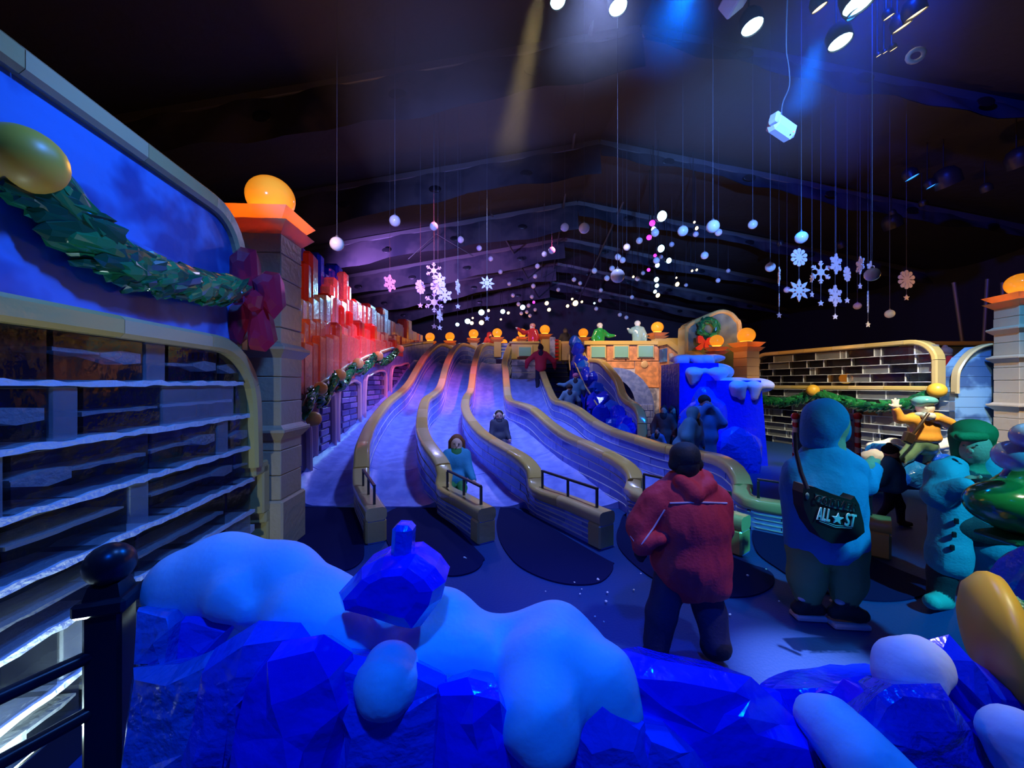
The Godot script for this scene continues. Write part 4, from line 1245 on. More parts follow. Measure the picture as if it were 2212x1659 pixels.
func platform() -> void:
	var t := thing("platform", "raised platform at the top of the slides with tan ice fronts", "platform", "", Vector3.ZERO, "structure")
	var mb := Mb.new(); mb.box(Vector3(-0.6, 1.3, -18.6), Vector3(7.6, 2.62, 5.4)); obj("platform_block", mb, M.lilac, t)
	# boxed front with a blue window above the closed lane
	pbox("front_panel", 1104, 741, 1164, 776, 15.6, 0.3, M.gold2, t)
	pbox("cornice", 1100, 737, 1166, 742, 15.55, 0.45, M.gold, t)
	var wf := pbox("window_frame", 1117, 746, 1151, 772, 15.5, 0.12, M.gold3, t)
	pbox("pane", 1121, 750, 1147, 769, 15.46, 0.08, M.teal_pane, wf, 0.005)
	for i in 4: pbox("closing_board", 1105, 777 + i * 14, 1161, 790 + i * 14, 14.7, 0.12, M.lilac, t, 0.01)
	pbox("front_panel", 1190, 737, 1232, 781, 15.4, 0.2, M.gold3, t)
	pbox("front_panel", 1212, 741, 1231, 779, 15.3, 0.1, M.stone, t)
	pbox("front_panel", 1188, 728, 1200, 780, 15.2, 0.2, M.lilac, t)
	# red and gold striped edging
	for i in 6: pbox("stripe_block", 1199, 733 + i * 8, 1207, 737 + i * 8, 15.1, 0.1, M.bow2, t, 0.01)
	pbox("stripe_post", 1200, 735, 1212, 780, 15.2, 0.12, M.gold, t)
	# balustrade panels behind the slide heads
	for q in [[925, 745, 962, 768], [968, 745, 1010, 768], [1020, 743, 1062, 768], [1068, 741, 1100, 768]]:
		pbox("balustrade_panel", q[0], q[1], q[2], q[3] + 8, 17.6, 0.15, M.block, t)
		for k in 3: pbox("balustrade_bar", q[0], q[1] + 3 + 7 * k, q[2], q[1] + 5 + 7 * k, 17.4, 0.1, M.joint, t, 0.005)
	var names := ["first", "second", "third", "fourth", "fifth", "sixth", "seventh"]
	var list := [[929, 727, 10, 17.6, 0.7], [972, 726, 10, 17.6, 0.7], [1023, 720, 10.5, 17.4, 0.7], [1074, 718, 10.5, 17.2, 0.9], [1128, 718, 9.5, 19.0, 0.9], [1177, 711, 11, 16.2, 0.9], [1260, 718, 10.5, 15.0, 1.0]]
	for i in 7: orb_post("amber globe lamp, %s along the top of the slides counted from the purple wall" % names[i], list[i][0], list[i][1], list[i][2], list[i][3], list[i][4])
	orb_post("small low amber globe lamp behind the second slide head", 1088, 739, 8, 19.5, 0.5)
	orb_post("small low amber globe lamp behind the red figure", 1113, 737, 7, 20.0, 0.5)
	orb_post("amber globe lamp on the corner of the peach bridge", 1420, 706, 13, 13.6, 0.45)
	orb_post("amber globe lamp in front of the wreath panel", 1548, 735, 14, 10.8, 1.1)
	# stairs between the last slide and the tunnel wall
	var st := thing("stairs", "dark flight of steps climbing between the slide and the tunnel wall", "stairs", "", Vector3.ZERO, "structure")
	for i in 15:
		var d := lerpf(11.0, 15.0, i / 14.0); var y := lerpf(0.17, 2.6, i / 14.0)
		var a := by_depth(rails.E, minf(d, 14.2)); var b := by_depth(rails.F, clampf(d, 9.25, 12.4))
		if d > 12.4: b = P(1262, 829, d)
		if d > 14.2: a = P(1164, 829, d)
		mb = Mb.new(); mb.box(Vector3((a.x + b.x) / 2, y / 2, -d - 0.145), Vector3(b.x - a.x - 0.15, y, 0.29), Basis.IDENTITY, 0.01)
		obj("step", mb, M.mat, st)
		mb = Mb.new(); mb.box(Vector3((a.x + b.x) / 2, y - 0.012, -d + 0.008), Vector3(b.x - a.x - 0.2, 0.02, 0.02)); obj("nosing", mb, M.metal, st)
	# hand rails of the stairs
	for q in [[[1231, 738, 14.6], [1230, 783, 14.2], [1232, 800, 13.9]], [[1250, 728, 14.4], [1266, 772, 13.6], [1276, 800, 12.8]], [[1238, 775, 13.6], [1262, 830, 12.0], [1300, 890, 10.4], [1304, 925, 10.3]]]:
		var pts := []
		for k in q: pts.append(P(k[0], k[1], k[2]))
		mb = Mb.new(); mb.tube(pts, 0.025, 8)
		tag(obj("stair_rail", mb, M.gold3), "thin pale rail beside the dark stairs", "hand rail", "rails of the stairs")
	# blue ice boulders heaped beside the stairs
	var seed := 100
	for q in [[1245, 742, 15, 13.9], [1247, 760, 16, 13.7], [1252, 782, 17, 13.4], [1262, 797, 17, 13.0], [1268, 815, 18, 12.6], [1283, 820, 18, 12.3], [1286, 845, 20, 11.8], [1300, 868, 22, 11.2], [1282, 868, 18, 11.2], [1316, 890, 22, 10.6], [1300, 898, 20, 10.4], [1336, 905, 24, 10.2], [1322, 920, 22, 9.9], [1352, 925, 24, 9.8], [1370, 940, 22, 9.6], [1340, 942, 22, 9.5]]:
		mb = Mb.new(); var r: float = q[2] / F * q[3]
		mb.rock(Vector3.ZERO, Vector3(r, r * 1.15, r), seed, 10, 10, 0.08)
		var o := obj("ice_boulder", mb, [M.deep, M.deep2, M.deep][seed % 3]); o.position = P(q[0], q[1], q[3])
		tag(o, "deep blue ice boulder in the heap beside the stairs", "boulder", "blue boulders beside the stairs")
		mb = Mb.new(); mb.rock(Vector3(0, -(o.position.y) / 2 - 0.1, -0.25), Vector3(r * 0.9, o.position.y / 2 + 0.1, r * 0.7), seed + 50, 12, 8, 0.05)
		obj("boulder_foot", mb, M.deep, o)
		seed += 1
	# bridge with tunnel
	var bt := thing("tunnel_bridge", "peach ice bridge wall with an arched tunnel and square teal windows", "bridge", "", Vector3.ZERO, "structure")
	var d0 := 13.5
	var blocks := [[1268, 744, 1310, 780], [1311, 744, 1352, 780], [1353, 744, 1386, 780], [1387, 744, 1424, 780]]
	for q in blocks: pbox("wall_block", q[0], q[1], q[2], q[3], d0, 0.5, M.peach, bt)
	# lower wall, arch cut out; its lilac puts blue light into the colour
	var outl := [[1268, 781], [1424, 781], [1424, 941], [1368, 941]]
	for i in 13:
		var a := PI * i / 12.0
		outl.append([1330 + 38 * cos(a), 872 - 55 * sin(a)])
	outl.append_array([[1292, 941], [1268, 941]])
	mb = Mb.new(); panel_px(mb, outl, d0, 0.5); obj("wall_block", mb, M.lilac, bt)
	var ring := []
	for i in 17: ring.append([1330 + 84 * cos(PI * i / 16.0), 886 - 92 * sin(PI * i / 16.0)])
	for i in 17: ring.append([1330 - 44 * cos(PI * i / 16.0), 886 - 66 * sin(PI * i / 16.0)])
	var full := [[1414, 945]]; full.append_array(ring.slice(0, 17)); full.append_array([[1246, 945], [1286, 945]]); full.append_array(ring.slice(17)); full.append([1374, 945])
	mb = Mb.new(); panel_px(mb, full, 12.9, 0.7); obj("tunnel_arch", mb, M.frost, bt)
	for i in 5: for k in 3: pbox("arch_block", 1376 + k * 12 + (6 if i % 2 else 0), 874 + i * 14, 1387 + k * 12 + (6 if i % 2 else 0) - (6 if k == 2 and i % 2 else 0), 887 + i * 14, 12.86, 0.1, M.block2, bt, 0.012)
	pbox("wall_block", 1372, 781, 1424, 838, d0 - 0.03, 0.3, M.peach, bt)
	pbox("wall_block", 1268, 781, 1371, 797, d0 - 0.03, 0.3, M.peach, bt)
	pbox("cornice", 1262, 736, 1428, 745, d0 - 0.08, 0.7, M.gold, bt)
	for q in [[1275, 746, 1310, 775], [1325, 745, 1360, 775], [1377, 744, 1414, 774]]:
		var fr := pbox("window_frame", q[0], q[1], q[2], q[3], d0 - 0.06, 0.12, M.gold3, bt)
		pbox("pane", q[0] + 3, q[1] + 3, q[2] - 3, q[3] - 3, d0 - 0.10, 0.1, M.teal_pane, fr, 0.005)
	mb = Mb.new(); mb.lathe([Vector2(0.001, 0.0), Vector2(0.10, 0.0), Vector2(0.13, -0.03)], 18, Transform3D(Basis(Vector3.RIGHT, PI / 2), P(1393, 787, d0 - 0.08))); obj("medallion", mb, M.stone, bt)
	# wing wall with a sloping rail
	var wt := thing("stair_wing", "peach ice stair flank with a sloping tan rail next to the tunnel", "wall", "", Vector3.ZERO, "structure")
	var a3 := P(1424, 829, d0); var b3 := P(1506, 829, 11.0)
	var T := (b3 - a3); T.y = 0; var Lw := T.length(); T = T.normalized()
	var xf := Transform3D(Basis(T, Vector3.UP, T.cross(Vector3.UP)), Vector3(a3.x, 0, a3.z))
	mb = Mb.new(); mb.prism(PackedVector2Array([Vector2(0, 0), Vector2(Lw, 0), Vector2(Lw, 2.35), Vector2(0.75, 3.12), Vector2(0, 3.12)]), 0.3, xf); obj("wall_block", mb, M.peach, wt)
	mb = Mb.new(); mb.prism(PackedVector2Array([Vector2(-0.05, 3.12), Vector2(0.78, 3.12), Vector2(Lw, 2.35), Vector2(Lw, 2.52), Vector2(0.8, 3.32), Vector2(-0.05, 3.32)]), 0.45, xf.translated(xf.basis.z * 0.08)); obj("sloping_rail", mb, M.gold, wt)
	mb = Mb.new(); mb.prism(PackedVector2Array([Vector2(0.12, 2.55), Vector2(0.62, 2.55), Vector2(0.62, 3.0), Vector2(0.12, 3.0)]), 0.1, xf.translated(xf.basis.z * 0.05)); obj("pane", mb, M.panel, wt)
	mb = Mb.new(); mb.prism(PackedVector2Array([Vector2(0.85, 2.15), Vector2(1.9, 1.6), Vector2(1.9, 2.0), Vector2(1.0, 2.8), Vector2(0.85, 2.8)]), 0.1, xf.translated(xf.basis.z * 0.05)); obj("pane", mb, M.lilac, wt)
	# wreath panel
	var wr := thing("wreath_panel", "tall round-topped green-grey ice panel behind the cliff, framed in tan", "panel", "", Vector3.ZERO, "structure")
	var pl := [[1482, 870]]
	for q in [[1482, 725], [1486, 706], [1497, 697], [1530, 682], [1555, 673], [1575, 676], [1590, 690], [1598, 715], [1598, 870]]: pl.append(q)
	mb = Mb.new(); panel_px(mb, pl, 11.6, 0.4); obj("panel_slab", mb, M.sage, wr)
	var fp := []
	for q in pl: fp.append(P(q[0], q[1], 11.55))
	mb = Mb.new(); trim_run(mb, spline(fp, 4), Vector3(0, 0, 1), 0.11, 0.5); obj("frame", mb, M.gold, wr)
	var wt2 := thing("wreath", "round green ice wreath on the tall panel", "wreath")
	var cp := []
	for i in 17: cp.append(P(1531, 709, 11.4) + Vector3(cos(TAU * i / 16.0 + 0.3), sin(TAU * i / 16.0 + 0.3), 0) * 0.24)
	garland(wt2, cp, 0.075, 0.10, 110, 51, Vector3(0, 0, 1))
	bow("wreath_bow", "bright red ice bow on the green wreath", P(1521, 738, 11.2), 0.42, Basis.IDENTITY, M.bow2)
	lamp_column("peach ice column with an amber globe between the cliff and the framed brick window", Vector3(P(1612, 829, 11.0).x, 0, -11.0), 2.98, 0.46, 0.3, 0.235, M.peach2, [1.9], 0.9)

# ------------------------------------------------------------------ right-hand side wall of clear bricks
const RU := Vector3(-0.264, 0, -0.9645)
const RN := Vector3(-0.9645, 0, 0.264)
func R(s: float, y: float, out := 0.0) -> Vector3:
	return Vector3(9.05, y, -8.5) + RU * s + RN * out
func rp(px: float, py: float) -> Vector2:
	var k := (px - CX) / F
	var d := 11.379 / (k + 0.274)
	return Vector2((d - 8.5) / 0.9645, EYE - (py - CY) / F * d)
func right_side() -> void:
	var t := thing("brick_side_wall", "side wall of clear ice bricks with a tan framed window above a garland", "wall", "", Vector3.ZERO, "structure")
	var bs := Basis(RU, Vector3.UP, RU.cross(Vector3.UP))
	var s0 := rp(2022, 829).x; var s1 := rp(1630, 829).x
	var path := []
	var y0 := 1.70; var y1 := 2.74; var rr := 0.42
	for q in [[s0 + rr, y1, 0], [s1 - rr, y1, 1], [s1 - rr * 0.7, y0, 2]]:
		if q[2] == 0:
			for i in 7:
				var a := PI / 2 * i / 6.0
				path.append(R(s0 + rr - rr * cos(a), y1 - rr + rr * sin(a), 0.02))
		elif q[2] == 1:
			for i in 7:
				var a := PI / 2 * i / 6.0
				path.append(R(s1 - rr + rr * sin(a), y1 - rr + rr * cos(a), 0.02))
		else:
			path.append(R(s1, y0, 0.02)); path.append(R(s0, y0, 0.02))
	path.append(path[0])
	var L := length_of(path)
	for i in 14:
		var mb := Mb.new(); trim_run(mb, cut(path, L * i / 14.0 + 0.003, L * (i + 1) / 14.0 - 0.003, 8), RN, 0.11, 0.28)
		obj("frame_block", mb, [M.gold, M.gold2, M.gold3][i % 3], t)
	var g := RandomNumberGenerator.new(); g.seed = 5
	var row := 0
	var y := 0.0
	while y < 2.62:
		var h := 0.205
		var s := -0.45
		while s < 4.3:
			var len := g.randf_range(0.42, 0.70)
			if g.randf() < 0.2: len = 0.14
			var inside := y > 1.55
			var a := s; var b := s + len
			if inside: a = maxf(a, s0 + 0.05); b = minf(b, s1 - 0.05)
			if b - a > 0.08:
				var mb := Mb.new(); mb.box(R((a + b) / 2 - 0.012, y + h / 2, -0.12), Vector3(b - a - 0.036, h - 0.012, 0.2), bs, 0.008)
				obj("ice_brick", mb, M.hazy if len < 0.2 else ([M.clear, M.clear, M.hazy][g.randi() % 3] if inside else [M.clear, M.hazy, M.hazy][g.randi() % 3]), t)
				mb = Mb.new(); mb.box(R(b - 0.016, y + h / 2, -0.06), Vector3(0.022, h - 0.01, 0.09), bs)
				obj("frost_joint", mb, M.joint, t)
			s += len
		if y > 0.0:
			var mb := Mb.new()
			var a := s0 if y > 1.55 else -0.45; var b := s1 if y > 1.55 else 4.3
			mb.prism(jagged(Vector2(a, y), Vector2(b, y), 0.006, 0.008, row), 0.07, Transform3D(bs, R(0, 0, -0.01)))
			obj("frost_joint", mb, M.joint, t)
		y += h; row += 1
	# an amber globe lamp glowing behind the bricks
	var hid := thing("globe_lamp", "amber globe lamp glowing behind the clear bricks of the framed window", "lamp", "", R(rp(1802, 797).x, 1.95, -0.42))
	orb_lamp(hid, Vector3.ZERO, 0.15, 0.3)
	# garland and baubles
	var gp := []
	for q in [[1640, 860], [1680, 867], [1720, 866], [1768, 852], [1820, 864], [1880, 875], [1950, 875], [2000, 862], [2036, 848]]:
		var w := rp(q[0], q[1]); gp.append(R(w.x, w.y, 0.14))
	garland(thing("garland", "bright green ice leaf garland under the framed brick window", "garland"), gp, 0.10, 0.15, 210, 61, RN)
	for q in [[1769, 843, "orange-yellow ice bauble on the garland above the hooded head"], [2039, 843, "orange-yellow ice bauble on the garland by the blue round-topped panel"]]:
		var w := rp(q[0], q[1]); var mb := Mb.new(); mb.ball(R(w.x, w.y, 0.22), Vector3.ONE * 0.155, 22)
		tag(obj("yellow_bauble", mb, M.yellow), q[2], "bauble")
	# round-topped blue panel made of frozen slabs, and the tall column beside it
	var pt := thing("slab_panel", "frosted blue panel of stacked ice slabs with a rounded shoulder beside the tan column", "panel", "", Vector3.ZERO, "structure")
	var dd := 8.45
	for i in 13:
		var ya := 748.0 + i * 22.0; var yb := ya + 21.4
		var xa := 2062.0
		if i == 0: xa = 2118
		elif i == 1: xa = 2090
		elif i == 2: xa = 2074
		elif i == 3: xa = 2066
		var xb := xa
		if i == 0: xb = 2092
		elif i == 1: xb = 2075
		elif i == 2: xb = 2067
		var mb := Mb.new(); panel_px(mb, [[xa, ya], [2200, ya], [2200, yb], [xb, yb]], dd, 0.3)
		obj("ice_slab", mb, M.panel2, pt)
	var tp := []
	for q in [[2066, 850], [2067, 810], [2076, 788], [2094, 765], [2118, 750], [2150, 743], [2200, 739]]: tp.append(P(q[0], q[1], dd - 0.04))
	var mb2 := Mb.new(); trim_run(mb2, spline(tp, 5), Vector3(0, 0, 1), 0.06, 0.14); obj("trim", mb2, M.gold3, pt)
	# low wall behind, with tan cap
	var lw := thing("rear_wall", "dim wall with a tan cap behind the visitor in the bobble hat", "wall", "", Vector3.ZERO, "structure")
	pbox("wall_slab", 1985, 744, 2150, 860, 10.6, 0.3, M.sage, lw)
	pbox("walkway", 1990, 892, 2110, 950, 9.0, 1.5, M.stone, lw)
	pbox("cap", 1975, 737, 2160, 746, 10.5, 0.45, M.gold, lw)
	lamp_column("tall tan ice column with mouldings and an amber globe beside the frosted blue panel", Vector3(P(2206, 829, 8.0).x, 0, -8.0), 3.66, 0.52, -0.2, 0.24, M.stone, [2.35, 1.35, 2.95], 1.2)
	# snow-capped blue cliff
	var ct := thing("ice_cliff", "tall deep blue ice cliff with white snow caps behind two people in parkas", "cliff")
	for q in [[1468, 784, 1560, 1018, 8.9, 1.1], [1548, 822, 1652, 1016, 8.45, 1.3]]:
		var pl := [[q[0], q[1]], [q[2] - 8, q[1]], [q[2] + 8, q[3]], [q[0] - 2, q[3]]]
		var mb := Mb.new(); panel_px(mb, pl, q[4], q[5]); obj("cliff_block", mb, M.deep, ct)
	for q in [[1500, 930, 8.3, 0.38, 0.80, 201], [1540, 985, 8.1, 0.5, 0.65, 204], [1600, 985, 8.0, 0.52, 0.62, 203], [1530, 905, 8.5, 0.35, 0.7, 205]]:
		var mb := Mb.new(); mb.rock(P(q[0], q[1], q[2]), Vector3(q[3], q[4], 0.35), q[5], 9, 14, 0.03)
		obj("cliff_facet", mb, M.deep2 if q[5] % 2 else M.deep, ct)
	for q in [[1458, 1545, 776, 9.3, 8], [1464, 1562, 803, 8.95, 17], [1558, 1648, 832, 8.5, 15]]:
		var s := Sdf.new(); var pr := []
		var gg := RandomNumberGenerator.new(); gg.seed = int(q[2])
		var x: float = q[0] + 8
		while x <= q[1]:
			pr.append([1, P(x, q[2] + gg.randf_range(-2, 2), q[3] + 0.35), Vector3(0.17, q[4] / F * q[3], 0.42), Basis.IDENTITY, 0, 0, 0.08])
			if gg.randf() < 0.6: pr.append([0, P(x, q[2] + 4, q[3] - 0.08), P(x + gg.randf_range(-3, 3), q[2] + gg.randf_range(14, 30), q[3] - 0.06), 0.13, 0.08, 0, 0.08])
			x += 11
		s.build(pr, 0.035); var mb := Mb.new(); s.into(mb, [Color.WHITE]); obj("snow_cap", mb, M.snow, ct)
	# notice board on striped poles
	var nb := thing("notice_board", "white notice board on red-striped poles, half hidden by the blue parka", "sign")
	pbox("board", 1716, 893, 1850, 985, 5.9, 0.03, M.board, nb)
	pbox("heading", 1800, 906, 1842, 910, 5.885, 0.012, M.ink, nb, 0.0)
	for i in 5: pbox("text_line", 1812, 918 + i * 11, 1840, 921 + i * 11, 5.885, 0.012, M.ink2, nb, 0.0)
	for px in [1853, 1718]:
		var a := P(px, 905, 5.85); var mb := Mb.new(); mb.tube([Vector3(a.x, 0, a.z), a], 0.036, 10); obj("pole", mb, M.pearl, nb)
		for i in 8:
			mb = Mb.new(); var yy := a.y - 0.05 - i * 0.155
			mb.tube([Vector3(a.x - 0.004, yy, a.z), Vector3(a.x + 0.004, yy - 0.075, a.z)], 0.039, 10); obj("stripe", mb, M.bow2, nb)
		mb = Mb.new(); mb.ball(a + Vector3(0, 0.04, 0), Vector3.ONE * 0.058, 14); obj("knob", mb, M.bow2, nb)
	# ice stage for the dancing figure, with snow
	var sg := 300
	for q in [[1905, 1045, 6.7, 0.42, 0.25, 0.3], [1975, 1045, 6.7, 0.5, 0.25, 0.32], [2060, 1040, 6.6, 0.5, 0.34, 0.4], [1925, 990, 7.25, 0.42, 0.38, 0.25], [1990, 990, 7.3, 0.46, 0.40, 0.25], [1870, 1050, 6.6, 0.3, 0.30, 0.3]]:
		var mb := Mb.new(); mb.rock(Vector3.ZERO, Vector3(q[3], q[4], q[5]), sg, 12, 12, 0.1)
		var o := obj("ice_boulder", mb, M.cyan_ice if sg % 2 else M.deep2); o.position = P(q[0], q[1], q[2]); o.position.y = maxf(o.position.y, q[4] * 0.8)
		tag(o, "bright blue ice boulder under the dancing figure", "boulder", "boulders under the dancing figure")
		sg += 1
	for q in [[[1885, 968, 7.4], [1930, 960, 7.4], [1990, 966, 7.4], [2050, 958, 7.3], "white snow bank on the boulders behind the dancing figure"], [[1870, 990, 6.7], [1888, 986, 6.8], [1900, 993, 6.7], [1908, 996, 6.7], "small white snow heap beside the toddler's bobble hat"]]:
		var s := Sdf.new(); var pr := []
		for k in 3: pr.append([0, P(q[k][0], q[k][1], q[k][2]), P(q[k + 1][0], q[k + 1][1], q[k + 1][2]), 0.11, 0.11, 0, 0.08])
		s.build(pr, 0.03); var mb := Mb.new(); s.into(mb, [Color.WHITE], 0.02, noise)
		tag(obj("snow_heap", mb, M.snow), q[4], "snow")

# ------------------------------------------------------------------ near ice bank with snow
func foreground() -> void:
	var sd := 400
	for q in [[[[300, 1312], [372, 1322], [384, 1345], [380, 1438], [340, 1442], [296, 1425]], 1.55, 0.05, 1, "small glittering turquoise-blue ice block under the snow, beside the black fence post"],
		[[[372, 1318], [430, 1322], [515, 1340], [480, 1400], [430, 1425], [378, 1444]], 1.62, 0.06, 2, "wedge-shaped blue ice block under the snow next to the glittering turquoise block"],
		[[[288, 1442], [390, 1434], [470, 1400], [545, 1410], [520, 1520], [430, 1680], [283, 1720]], 1.47, 0.07, 1, "broad turquoise-blue ice boulder at the foot of the bank beside the fence"],
		[[[465, 1400], [560, 1340], [650, 1345], [672, 1375], [575, 1440], [535, 1560], [490, 1720], [390, 1720], [435, 1560]], 1.44, 0.09, 2, "slanting blue ice slab between the turquoise boulder and the darkest boulder"],
		[[[555, 1445], [610, 1385], [700, 1370], [762, 1410], [775, 1500], [745, 1600], [705, 1740], [490, 1740], [522, 1560]], 1.36, 0.11, 0, "darkest deep blue ice boulder of the near bank, tall and smooth"],
		[[[690, 1400], [800, 1420], [900, 1430], [965, 1460], [955, 1740], [700, 1740], [748, 1560]], 1.38, 0.07, 2, "blue ice boulder with pale upright streaks below the round snow lump"],
		[[[945, 1480], [1010, 1462], [1075, 1480], [1112, 1560], [1125, 1740], [930, 1740]], 1.33, 0.08, 0, "speckled deep blue ice boulder between the round snow lump and the hanging snow lobe"],
		[[[1050, 1420], [1240, 1430], [1300, 1560], [1310, 1740], [1090, 1740]], 1.56, 0.05, 0, "deep blue ice block behind the hanging snow lobe"],
		[[[1235, 1570], [1305, 1500], [1392, 1560], [1425, 1740], [1220, 1740]], 1.38, 0.07, 2, "glittering blue ice boulder under the end of the snow bank"],
		[[[1280, 1470], [1310, 1405], [1345, 1402], [1420, 1424], [1560, 1450], [1622, 1462], [1690, 1525], [1738, 1570], [1790, 1740], [1370, 1740], [1385, 1570]], 1.56, 0.12, 0, "widest smooth ultramarine ice boulder, between the snow bank and the sloping snow ridge"],
		[[[1380, 1560], [1440, 1570], [1500, 1620], [1580, 1740], [1350, 1740]], 1.40, 0.06, 2, "low blue ice boulder in front of the widest ultramarine one"],
		[[[1838, 1560], [1895, 1500], [1930, 1478], [2030, 1476], [2085, 1560], [2168, 1659], [2175, 1740], [1860, 1740], [1825, 1590]], 1.50, 0.08, 3, "rough sparkling purple-blue ice boulder under the snow cap"],
		[[[1985, 1388], [2050, 1370], [2090, 1420], [2220, 1500], [2290, 1740], [2130, 1740], [2085, 1560], [2030, 1470]], 1.66, 0.08, 0, "smooth ultramarine ice boulder under the yellow disc"],
		[[[1835, 1560], [1880, 1502], [1965, 1490], [1990, 1560], [1920, 1640], [1850, 1640]], 1.54, 0.05, 0, "small dark blue ice block between the snow ridge and the sparkling boulder"]]:
		var mb := Mb.new(); crag(mb, q[0], q[1], q[2], 0.15, 0.86, sd, 0.016)
		tag(obj("ice_boulder", mb, [M.deep, M.cyan_ice, M.deep2, M.glint][q[3]]), q[4], "boulder", "boulders of the near ice bank")
		sd += 1
	# the bulk of the bank below, down to the floor
	for q in [[-0.95, 0.26, -1.72, 0.6, 0.36, 0.22], [0.0, 0.22, -1.68, 0.7, 0.34, 0.24], [0.9, 0.14, -1.75, 0.65, 0.26, 0.24], [1.75, 0.18, -1.8, 0.55, 0.3, 0.25]]:
		var mb := Mb.new(); mb.rock(Vector3.ZERO, Vector3(q[3], q[4], q[5]), sd, 16, 18, 0.06)
		var o := obj("ice_mound", mb, M.deep); o.position = Vector3(q[0], q[1], q[2]); sd += 1
		tag(o, "dark blue ice mass at the foot of the near bank", "ice", "foot of the near ice bank")
	# snow on top
	var C := func(a: Array, b: Array, k := 0.06) -> Array: return [0, P(a[0], a[1], a[2]), P(b[0], b[1], b[2]), a[3] / F * a[2], b[3] / F * b[2], 0, k]
	var s := Sdf.new()
	s.build([C.call([400, 1262, 1.72, 72], [480, 1245, 1.78, 84]), C.call([480, 1245, 1.78, 84], [600, 1265, 1.78, 84]), C.call([600, 1265, 1.78, 84], [690, 1320, 1.7, 78]), C.call([500, 1290, 1.62, 50], [530, 1320, 1.58, 26]), C.call([640, 1330, 1.6, 66], [760, 1385, 1.55, 58]), C.call([690, 1320, 1.7, 78], [840, 1385, 1.68, 78]), C.call([840, 1385, 1.68, 78], [950, 1365, 1.72, 84]), C.call([950, 1370, 1.7, 80], [1050, 1420, 1.66, 72]), C.call([900, 1420, 1.55, 70], [1020, 1425, 1.55, 66]), C.call([1050, 1420, 1.66, 72], [1200, 1400, 1.66, 84]), C.call([1200, 1400, 1.66, 84], [1250, 1430, 1.62, 74]), C.call([1200, 1440, 1.52, 90], [1300, 1480, 1.48, 74]), C.call([1300, 1480, 1.48, 74], [1350, 1545, 1.42, 36]), C.call([1160, 1460, 1.48, 84], [1165, 1545, 1.36, 84]), C.call([1165, 1545, 1.36, 84], [1185, 1590, 1.33, 56])], 0.018)
	var mb := Mb.new(); s.into(mb, [Color.WHITE])
	tag(obj("snow_bank", mb, M.snow), "smooth white snow bank draped over the near blue ice boulders", "snow")
	for q in [[[838, 1470, 1.36, 70], [842, 1455, 1.38, 62], "round lump of snow below the blue chimney-shaped ice"], [[1965, 1445, 1.62, 62], [1990, 1432, 1.64, 52], "snow cap on the glinting boulder beside the yellow figure"], [[2200, 1600, 1.38, 62], [2230, 1640, 1.36, 70], "rounded snow at the edge of the bank under the yellow figure"]]:
		s = Sdf.new(); var pr := [C.call(q[0], q[1])]
		if q[0][0] == 1965: pr.append(C.call([1935, 1480, 1.6, 34], [1928, 1508, 1.58, 14]))
		s.build(pr, 0.014); mb = Mb.new(); s.into(mb, [Color.WHITE], 0.004, noise)
		tag(obj("snow_lump", mb, M.snow), q[2], "snow")
	s = Sdf.new()
	s.build([C.call([1755, 1545, 1.55, 32], [1795, 1570, 1.5, 52]), C.call([1795, 1570, 1.5, 52], [1860, 1640, 1.4, 62]), C.call([1860, 1640, 1.4, 62], [1960, 1720, 1.32, 60])], 0.016)
	mb = Mb.new(); s.into(mb, [Color.WHITE], 0.004, noise)
	tag(obj("snow_ridge", mb, M.snow), "sloping ridge of snow between the blue boulders near the floor pool of light", "snow")
	# blue chimney-shaped lump
	var t := thing("blue_ice_piece", "translucent blue carved ice piece with an upright stub, lying on the snow bank", "ice piece")
	var bp := P(855, 1272, 1.5)
	var pl := PackedVector2Array()
	for q in [[742, 1268], [790, 1215], [838, 1192], [905, 1186], [945, 1215], [967, 1245], [958, 1280], [915, 1338], [880, 1332], [800, 1305], [748, 1292]]:
		var p := P(q[0], q[1], 1.5); pl.append(Vector2(p.x - bp.x, p.y - bp.y))
	mb = Mb.new()
	var lay := []
	for k in [[0.13, 0.55, 0.03], [0.11, 0.8, 0.01], [0.04, 1.0, 0.0], [-0.08, 0.98, 0.0], [-0.15, 0.6, 0.01]]:
		var row := PackedVector3Array()
		for p in pl: row.append(bp + Vector3(p.x * k[1] + 0.02 * (1 - k[1]), p.y * k[1] + k[2], k[0]))
		lay.append(row)
	for j in lay.size() - 1:
		for i in pl.size():
			var i2 := (i + 1) % pl.size()
			mb.otri(lay[j][i], lay[j][i2], lay[j + 1][i2], bp); mb.otri(lay[j][i], lay[j + 1][i2], lay[j + 1][i], bp)
	for e in [0, 4]:
		for i in range(1, pl.size() - 1): mb.otri(lay[e][0], lay[e][i], lay[e][i + 1], bp)
	obj("body", mb, M.deep, t)
	mb = Mb.new(); var sp := P(872, 1165, 1.5)
	mb.box(sp, Vector3(0.078, 0.13, 0.09), Basis(Vector3(0, 0, 1), -0.06), 0.018); obj("stub", mb, M.deep2, t)
	# yellow and green figure at the right edge
	var yt := thing("yellow_disc_figure", "yellow ice disc with a beaded rim and a green dome, lying on the boulders", "ice figure")
	var c := P(2165, 1372, 1.75)
	var ax := Vector3(0.80, 0.10, 0.62).normalized(); var sx := ax.cross(Vector3.UP).normalized()
	var bs := Basis(sx, ax, sx.cross(ax))
	mb = Mb.new(); mb.lathe([Vector2(0.001, -0.12), Vector2(0.12, -0.115), Vector2(0.21, -0.085), Vector2(0.262, -0.03), Vector2(0.268, 0.0), Vector2(0.255, 0.03), Vector2(0.2, 0.05), Vector2(0.1, 0.055)], 36, Transform3D(bs, c)); obj("disc", mb, M.yellow, yt)
